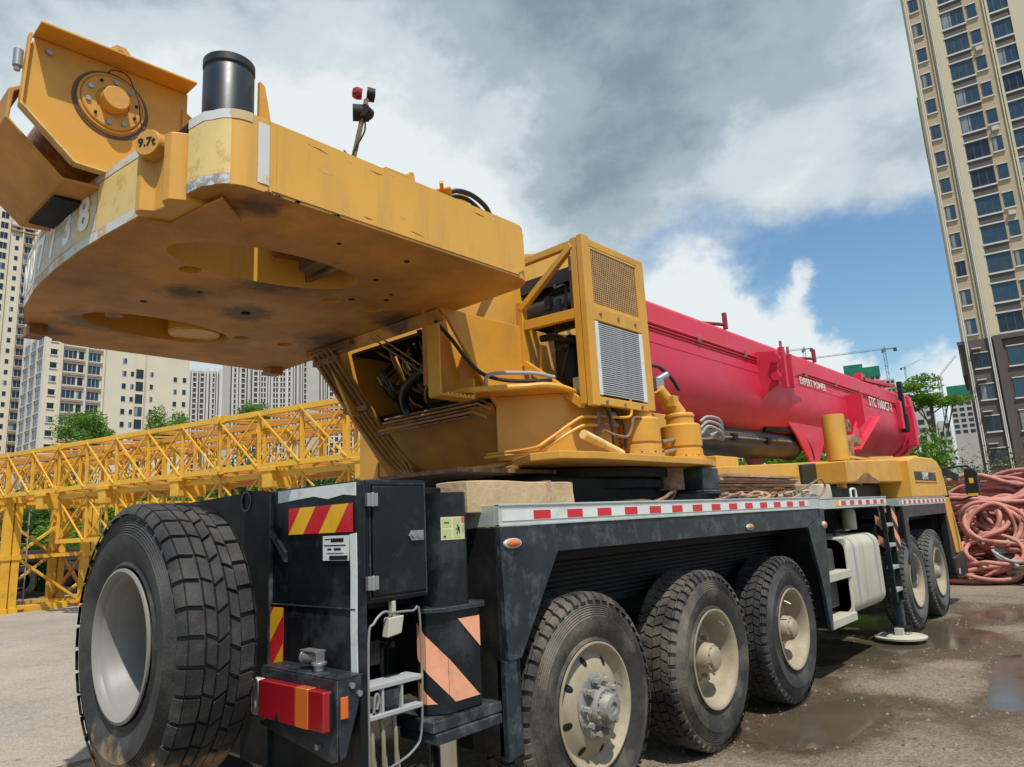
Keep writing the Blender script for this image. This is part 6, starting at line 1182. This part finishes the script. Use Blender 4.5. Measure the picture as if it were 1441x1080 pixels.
def win_mesh(w_, h, div=1, sill=True, frame=FRM, gl=WGL):
    f = MB(); t = .06
    f.box(0, w_, -.05, 0, 0, t); f.box(0, w_, -.05, 0, h-t, h); f.box(0, t, -.05, 0, t, h-t); f.box(w_-t, w_, -.05, 0, t, h-t)
    for i in range(1, div): f.box(w_*i/div-.03, w_*i/div+.03, -.045, 0, t, h-t)
    if sill: f.box(-.08, w_+.08, -.16, 0, -.13, -.0, 1); f.box(-.05, w_+.05, -.10, 0, h, h+.10, 1)
    panes = []
    for gm in (gl, gl, gl, WGD, WGP):
        p_ = MB(); p_.box(t, w_-t, -.02, 0, t, h-t)
        if gm is WGP: p_.box(t, w_*.42, -.024, -.02, t, h-t, 1)
        panes.append(to_mesh('pane', p_, [WGL if gm is WGP else gm, WGP]))
    return to_mesh('window', f, [frame, TRIM]), panes
def put_win(par, meshes, x, y, z, rz=0.0):
    a = bpy.data.objects.new('window', meshes[0]); col.objects.link(a); a.parent = par; a.location = (x, y, z); a.rotation_euler = (0, 0, rz)
    b = bpy.data.objects.new('pane', random.choice(meshes[1])); col.objects.link(b); b.parent = a; return a
# ---- tall tower on the right ------------------------------------
T = root('apartment_tower', (-11.61, 82.18, 0), 'tall beige apartment tower with a dark brown base leaning over the right edge', 'apartment tower', rz=R(7.9147))
NFL = 20; z0 = 17.1; fh = 3.05; ztop = z0+fh*NFL
bpart('wall', MB().box(-.3, 16, .0, 15, z0, ztop).box(-.42, -.3, .3, 14, z0+7*fh, z0+9*fh), BEI, T); bpart('base_wall', MB().box(-.3, 16, -.12, 15, 0, z0), BRN, T)
bpart('base_corner', MB().box(-.65, -.3, 0, 12, z0-3.4, z0), BRN, T)
bpart('cream_pier', MB().box(2.2, 3.0, -.10, 0, z0, ztop), CRE, T); bpart('cream_pier', MB().box(8.85, 11.2, -.16, 0, z0, ztop), CRE, T)
for x0 in (1.40, 6.55, 12.2): bpart('pilaster', MB().box(x0+.40, x0+.62, -.22, 0, z0, ztop).box(x0+.2, x0+.34, -.14, 0, z0, ztop), CRE, T)
bpart('edge_pilaster', MB().box(-.30, -.12, -.14, 0, z0, ztop), CRE, T)
for x0 in (.0, .16, 1.98, 2.12): bpart('drain_pipe', MB().cyl((x0, -.34, 0.5), (x0, -.34, ztop), .055, 8), TRIM, T, smooth=40)
bpart('base_cornice', MB().box(2.3, 16, -.42, -.12, z0-.35, z0+.1).box(-.7, -.2, -.25, -.12, z0-.35, z0), BRN, T)
ws = win_mesh(.85, 1.60, 2); wb = win_mesh(2.05, 1.85, 3, False); wc = win_mesh(.85, 1.6, 1)
for k in range(NFL):
    zb = z0+.45+fh*k
    put_win(T, ws, .38, 0, zb+.15); put_win(T, wb, 3.02, 0, zb-.1); put_win(T, wc, 5.35, 0, zb+.10); put_win(T, wb, 6.95 if k < 9 else 6.95, -.0, zb-.1)
    for xx, ww in ((3.02, 2.05), (6.95, 1.9)):
        if k: bpart('spandrel', MB().box(xx, xx+ww, -.06, 0, zb-1.05, zb-.32), SPN, T)
        bpart('sill_band', MB().box(xx-.05, xx+ww+.05, -.18, 0, zb-.29, zb-.13), TRIM, T); bpart('sill_band', MB().box(xx-.05, xx+ww+.05, -.18, 0, zb+1.78, zb+1.92), TRIM, T)
    put_win(T, ws, 11.3, 0, zb+.1); put_win(T, wb, 13.1, 0, zb-.1)
    if k % 3 == 1: bpart('ac_unit', MB().box(5.5, 6.1, -.32, 0, zb-.75, zb-.30), WHF, T)
    bpart('floor_joint', MB().box(1.0, 2.2, -.015, 0, zb-.62, zb-.56), TRIM, T)
wd = win_mesh(1.15, 1.5, 2, True, FRM, WGD); wd2 = win_mesh(2.3, 1.9, 3, True, FRM, WGL)
for zb in (14.2, 11.05, 7.9, 4.75):
    put_win(T, wd, .55, -.12, zb); put_win(T, wd2, 3.3, -.12, zb-.15); put_win(T, wd2, 6.9, -.12, zb-.15); put_win(T, wd2, 11.0, -.12, zb-.15)
    bpart('ac_ledge', MB().box(.45, 1.25, -.75, -.12, zb+1.9, zb+2.0), WHF, T)
bpart('brown_pier', MB().box(2.35, 3.0, -.45, -.12, 0, z0-.35), BRN, T)
# ---- beige block on the left ------------------------------------
B = root('apartment_block', (-159.5, 41.0, 0), 'pale beige apartment block with blue glazed bays left of the plain wall', 'apartment block', rz=R(90))
fb_ = 2.75; bpart('wall', MB().box(0, 17, 0, 16, 0, 52), BEI2, B)
w1_ = win_mesh(1.3, 1.25, 1, True, TRIM, WGD); w2_ = win_mesh(2.4, 1.75, 3, False, TRIM, WGL); w3_ = win_mesh(1.1, 1.75, 1, False, TRIM, WGD); w4_ = win_mesh(2.3, 1.9, 3, False, TRIM, WGL); w5_ = win_mesh(.95, 1.3, 1, False, TRIM, WGD); w6_ = win_mesh(3.7, 2.05, 3, False, TRIM, WGL)
for k in range(13):
    z = 9.0+fb_*k
    put_win(B, w1_, .8, 0, z); put_win(B, w2_, 3.2, 0, z-.35); put_win(B, w3_, 5.85, 0, z-.35); put_win(B, w4_, 7.75, 0, z-.45); put_win(B, w5_, 14.3, 0, z-.1)
    bpart('balcony_band', MB().box(3.0, 7.0, -.35, 0, z-.95, z-.80).box(7.6, 10.3, -.35, 0, z-.95, z-.80), PNK, B)
    bpart('slab_band', MB().box(2.9, 7.05, -.20, 0, z-.62, z-.42).box(7.55, 10.35, -.20, 0, z-.62, z-.48), WHF, B)
    for j in range(3): put_win(B, w6_, 0, 14.3-4.7*j+.2, z-.5, R(-90))
    bpart('slab_band', MB().box(-.25, 0, .4, 15, z-.80, z-.58), WHF, B)
for x0 in (2.6, 7.15, 10.4): bpart('pilaster', MB().box(x0, x0+.4, -.45, 0, 0, 52), WHF if x0 == 7.15 else BEI2, B)
for y0 in (.2, 4.9, 9.6, 14.6): bpart('pilaster', MB().box(-.4, 0, y0-.12, y0+.12, 0, 52), WHF, B)
B2 = root('apartment_block', (-159.0, 58.0, 0), 'plain beige apartment block wall with rows of small dark windows', 'apartment block', rz=R(90))
bpart('wall', MB().box(1.9, 11.0, -.8, 16, 0, 42.6).box(0, 1.9, .6, 16, 0, 43.4), BEI2, B2)
w7_ = win_mesh(.8, 1.2, 1, False, TRIM, WGD); w8_ = win_mesh(1.5, 2.05, 1, False, FRM, WGD); w9_ = win_mesh(.9, 1.25, 1, False, TRIM, WGD)
for k in range(11):
    z = 9.0+fb_*k+.1; put_win(B2, w8_, .2, .6, z-.3); put_win(B2, w7_, 2.5, -.8, z); put_win(B2, w9_, 7.5, -.8, z-.6); put_win(B2, w9_, 9.5, -.8, z-.5)
    w_ = put_win(B, w7_, 16.0, 0, z-.1)
# ---- taller tower at the far left -------------------------------
A = root('apartment_tower', (-228.2, 54.0, 0), 'tall beige apartment tower with dark windows at the far left edge', 'apartment tower', rz=R(90))
bpart('wall', MB().box(-12, 0, 0, 16, 0, 104), BEI2, A)
wa = win_mesh(1.9, 2.0, 2, False, TRIM, WGD); wbb = win_mesh(1.0, 1.4, 1, False, TRIM, WGD)
for k in range(26):
    z = 24+3.0*k
    put_win(A, wa, -2.6, 0, z); put_win(A, wbb, -4.9, 0, z+.3); put_win(A, wa, -8.6, 0, z); put_win(A, wbb, -10.6, 0, z+.3)
    bpart('balcony_band', MB().box(-3.0, -.1, -.5, 0, z-.75, z-.55).box(-3.0, -.1, -.5, 0, z-.35, z-.22), PNK, A)
for x0 in (-.35, -3.3, -6.6): bpart('pilaster', MB().box(x0, x0+.3, -.6, 0, 0, 104), WHF if x0 > -1 else BEI2, A)
bpart('roof_band', MB().box(-6, .3, -.7, 0, 91.2, 91.7).box(-6, .3, -.7, 0, 89.9, 90.3), PNK, A)
# ---- striped towers ---------------------------------------------
def striped(x, y, wd_, h, label, style, seed, cat='apartment tower'):
    wd_ *= 1.12 if x > -385 else 1.0
    c = Vector((-x, -y)).normalized(); rz = math.atan2(c.x, -c.y); t = root('striped_tower', (x, y, 0), label, cat, 'striped towers behind the lattice sections', rz)
    bpart('wall', MB().box(0, wd_, 0, 14, 0, h), {'wall': GRW, 'blue': GRW}.get(style, GRW), t)
    if style == 'wall': return t
    random.seed(seed); u = .3; fins = MB(); bays = MB(); slabs = MB()
    while u < wd_-.8:
        bw = random.choice((.5, .7, 1.0, 1.8)); bw = min(bw, wd_-u-.3); bays.box(u, u+bw, -.25, 0, 4, h-1.5)
        if bw > .9:
            for k in range(int((h-6)/3)): slabs.box(u+.1, u+bw-.1, -.55, -.25, 5+3*k, 5.7+3*k)
        u += bw; fw_ = random.choice((.5, .8, 1.2)); fins.box(u, u+fw_, -.9, 0, 2, h+(1.5 if random.random() < .5 else 0)); u += fw_
    bpart('white_fins', fins, WHF, t, kind='stuff'); bpart('window_bays', bays, BRD if style != 'blue' else WGD, t, kind='stuff')
    if slabs.v: bpart('balcony_slabs', slabs, WHF, t, kind='stuff')
    return t
SL = 'white finned dark tower, '
striped(-385.6, 166.5, 17.2, 93, 'striped tower right beside the plain beige wall', 'fin', 1); striped(-377.9, 183.3, 4.2, 130, 'narrow blank grey wall between the first two striped towers', 'wall', 2)
striped(-376.3, 187.0, 14.0, 130, 'second striped tower counted from the beige block', 'fin', 3); striped(-353.5, 187.2, 16.5, 130, 'striped tower in the middle of the far group', 'fin', 4)
striped(-343, 203.5, 13, 130, 'fourth striped tower counted from the beige block', 'fin', 5)
striped(-331.0, 203.0, 13.5, 126, 'striped tower just left of the wide blank wall', 'fin', 6); striped(-322.0, 201.7, 6.2, 126, 'wide blank grey wall right of the middle striped towers', 'wall', 7)
striped(-318.7, 207.2, 16.5, 126, 'striped tower nearest the sloping hydraulic pipes', 'fin', 8); striped(-309, 222.5, 12, 126, 'bluish dark tower glimpsed beside the sloping hydraulic pipes', 'blue', 9)
# ---- towers under construction far right ------------------------
def netted(x, y, parts, label, cat='tower block'):
    c = Vector((-x, -y)).normalized(); rz = math.atan2(c.x, -c.y); t = root('unfinished_tower', (x, y, 0), label, cat, None, rz)
    for (x0, x1, y0, h, nh) in parts:
        bpart('wall', MB().box(x0, x1, y0, 16, 0, h), CON2, t); g = MB(); wdn = x1-x0; n = max(2, int(wdn/2.6)); nfl = int((h-20)/3)
        for k in range(nfl):
            for i in range(n):
                if (k*7+i*3) % 11: g.box(x0+wdn*(i+.18)/n, x0+wdn*(i+.82)/n, y0-.12, y0, h-2.7-3*k, h-1.0-3*k)
        bpart('window_openings', g, WGD, t, kind='stuff')
        if nh:
            b = MB(); b.box(x0-.4, x1+.4, y0-.6, 16.4, h-.5, h+nh); bpart('safety_net', b, NET, t)
    return t
netted(-149.9, 529.2, [(0, 11.5, 0, 88, 11.0), (12.2, 22, 2, 90, 6.5), (22.2, 30.5, 1, 86, 0)], 'unfinished grey tower with green netting and a tower crane, above the boom')
netted(-74.6, 443.8, [(0, 10.3, 0, 57, 5.2)], 'unfinished pale tower with a green net cap beside the brown base')
netted(-60.9, 293.8, [(0, 6.2, 0, 35, 0), (6.6, 10.5, 1.5, 30, 0)], 'pair of grey slab blocks behind the bright green trees')
netted(-29.7, 177.5, [(0, 6.5, 0, 15.0, 0)], 'low pale building under the green capped tower', 'low building')
# ---- tower cranes ------------------------------------------------
CRN = mat('far_crane_grey', (.14, .15, .14), .6); CRW = mat('far_crane_white', (.45, .45, .42), .6); CTW = mat('counterweight_dark', (.03, .05, .045), .7)
def tower_crane(x, y, h, jib, cj, az, label, luff=0.0, base=0, s=1.0):
    t = root('tower_crane', (x, y, 0), label, 'tower crane', None, R(az)); m = MB(); w2 = .75*s
    for a in (-w2, w2):
        for b in (-w2, w2): m.beam((a, b, base), (a, b, h), .22*s)
    nseg = int((h-base)/(2.2*s))
    for i in range(nseg):
        z = base+(h-base)*i/nseg; z2 = base+(h-base)*(i+1)/nseg; sgn = 1 if i % 2 else -1
        for (p, q) in (((-w2, -w2), (w2, -w2)), ((-w2, w2), (w2, w2)), ((-w2, -w2), (-w2, w2)), ((w2, -w2), (w2, w2))):
            a, b = (p, q) if sgn > 0 else (q, p); m.beam((a[0], a[1], z), (b[0], b[1], z2), .13*s)
    bpart('mast', m, CRN, t, kind='stuff')
    d = Vector((math.cos(R(luff)), 0, math.sin(R(luff)))); o = Vector((0, 0, h)); j = MB()
    for yy in (-.5*s, .5*s): j.beam(o+Vector((0, yy, 0)), o+d*jib+Vector((0, yy, 0)), .16*s)
    j.beam(o+Vector((0, 0, 1.2*s)), o+d*jib*.92+Vector((0, 0, .9*s)), .14*s)
    n = int(jib/(2.0*s))
    for i in range(n): 
        a = o+d*jib*i/n; b = o+d*jib*(i+1)/n; j.beam(a+Vector((0, -.5*s, 0)), (a+b)/2+Vector((0, 0, 1.05*s)), .08*s); j.beam((a+b)/2+Vector((0, 0, 1.05*s)), b+Vector((0, .5*s, 0)), .08*s)
    bpart('jib', j, CRN, t, kind='stuff')
    bpart('counter_jib', MB().box(-cj, 0, -.6*s, .6*s, h-.2*s, h+.35*s), CRN, t); bpart('ballast', MB().box(-cj, -cj+2.2*s, -.7*s, .7*s, h-2.2*s, h), CTW, t)
    bpart('operator_cabin', MB().box(.3*s, 1.8*s, -1.6*s, -.6*s, h-2.2*s, h-.2*s), CRW, t); bpart('slewing_head', MB().box(-1.0*s, 1.0*s, -1.0*s, 1.0*s, h-1.6*s, h+.6*s).beam((0, 0, h+.4*s), (-.5*s, 0, h+2.0*s), .5*s), CRN, t)
    return t
tower_crane(-125.5, 543.0, 108.5, 62, 8, 197, 'flat top tower crane rising from the netted unfinished tower', s=1.0)
tower_crane(-204.5, 616, 135.5, 26, 7, 200, 'tower crane whose counter jib peeks over the middle of the boom', s=1.15)
tower_crane(-82.5, 472, 72, 16, 3.5, 25, 'luffing tower crane beside the pale tower with the green cap', luff=48, s=.9)
tower_crane(-118.0, 560, 96, 12, 3, 20, 'small luffing crane jib behind the netted unfinished tower', luff=22, s=.6)
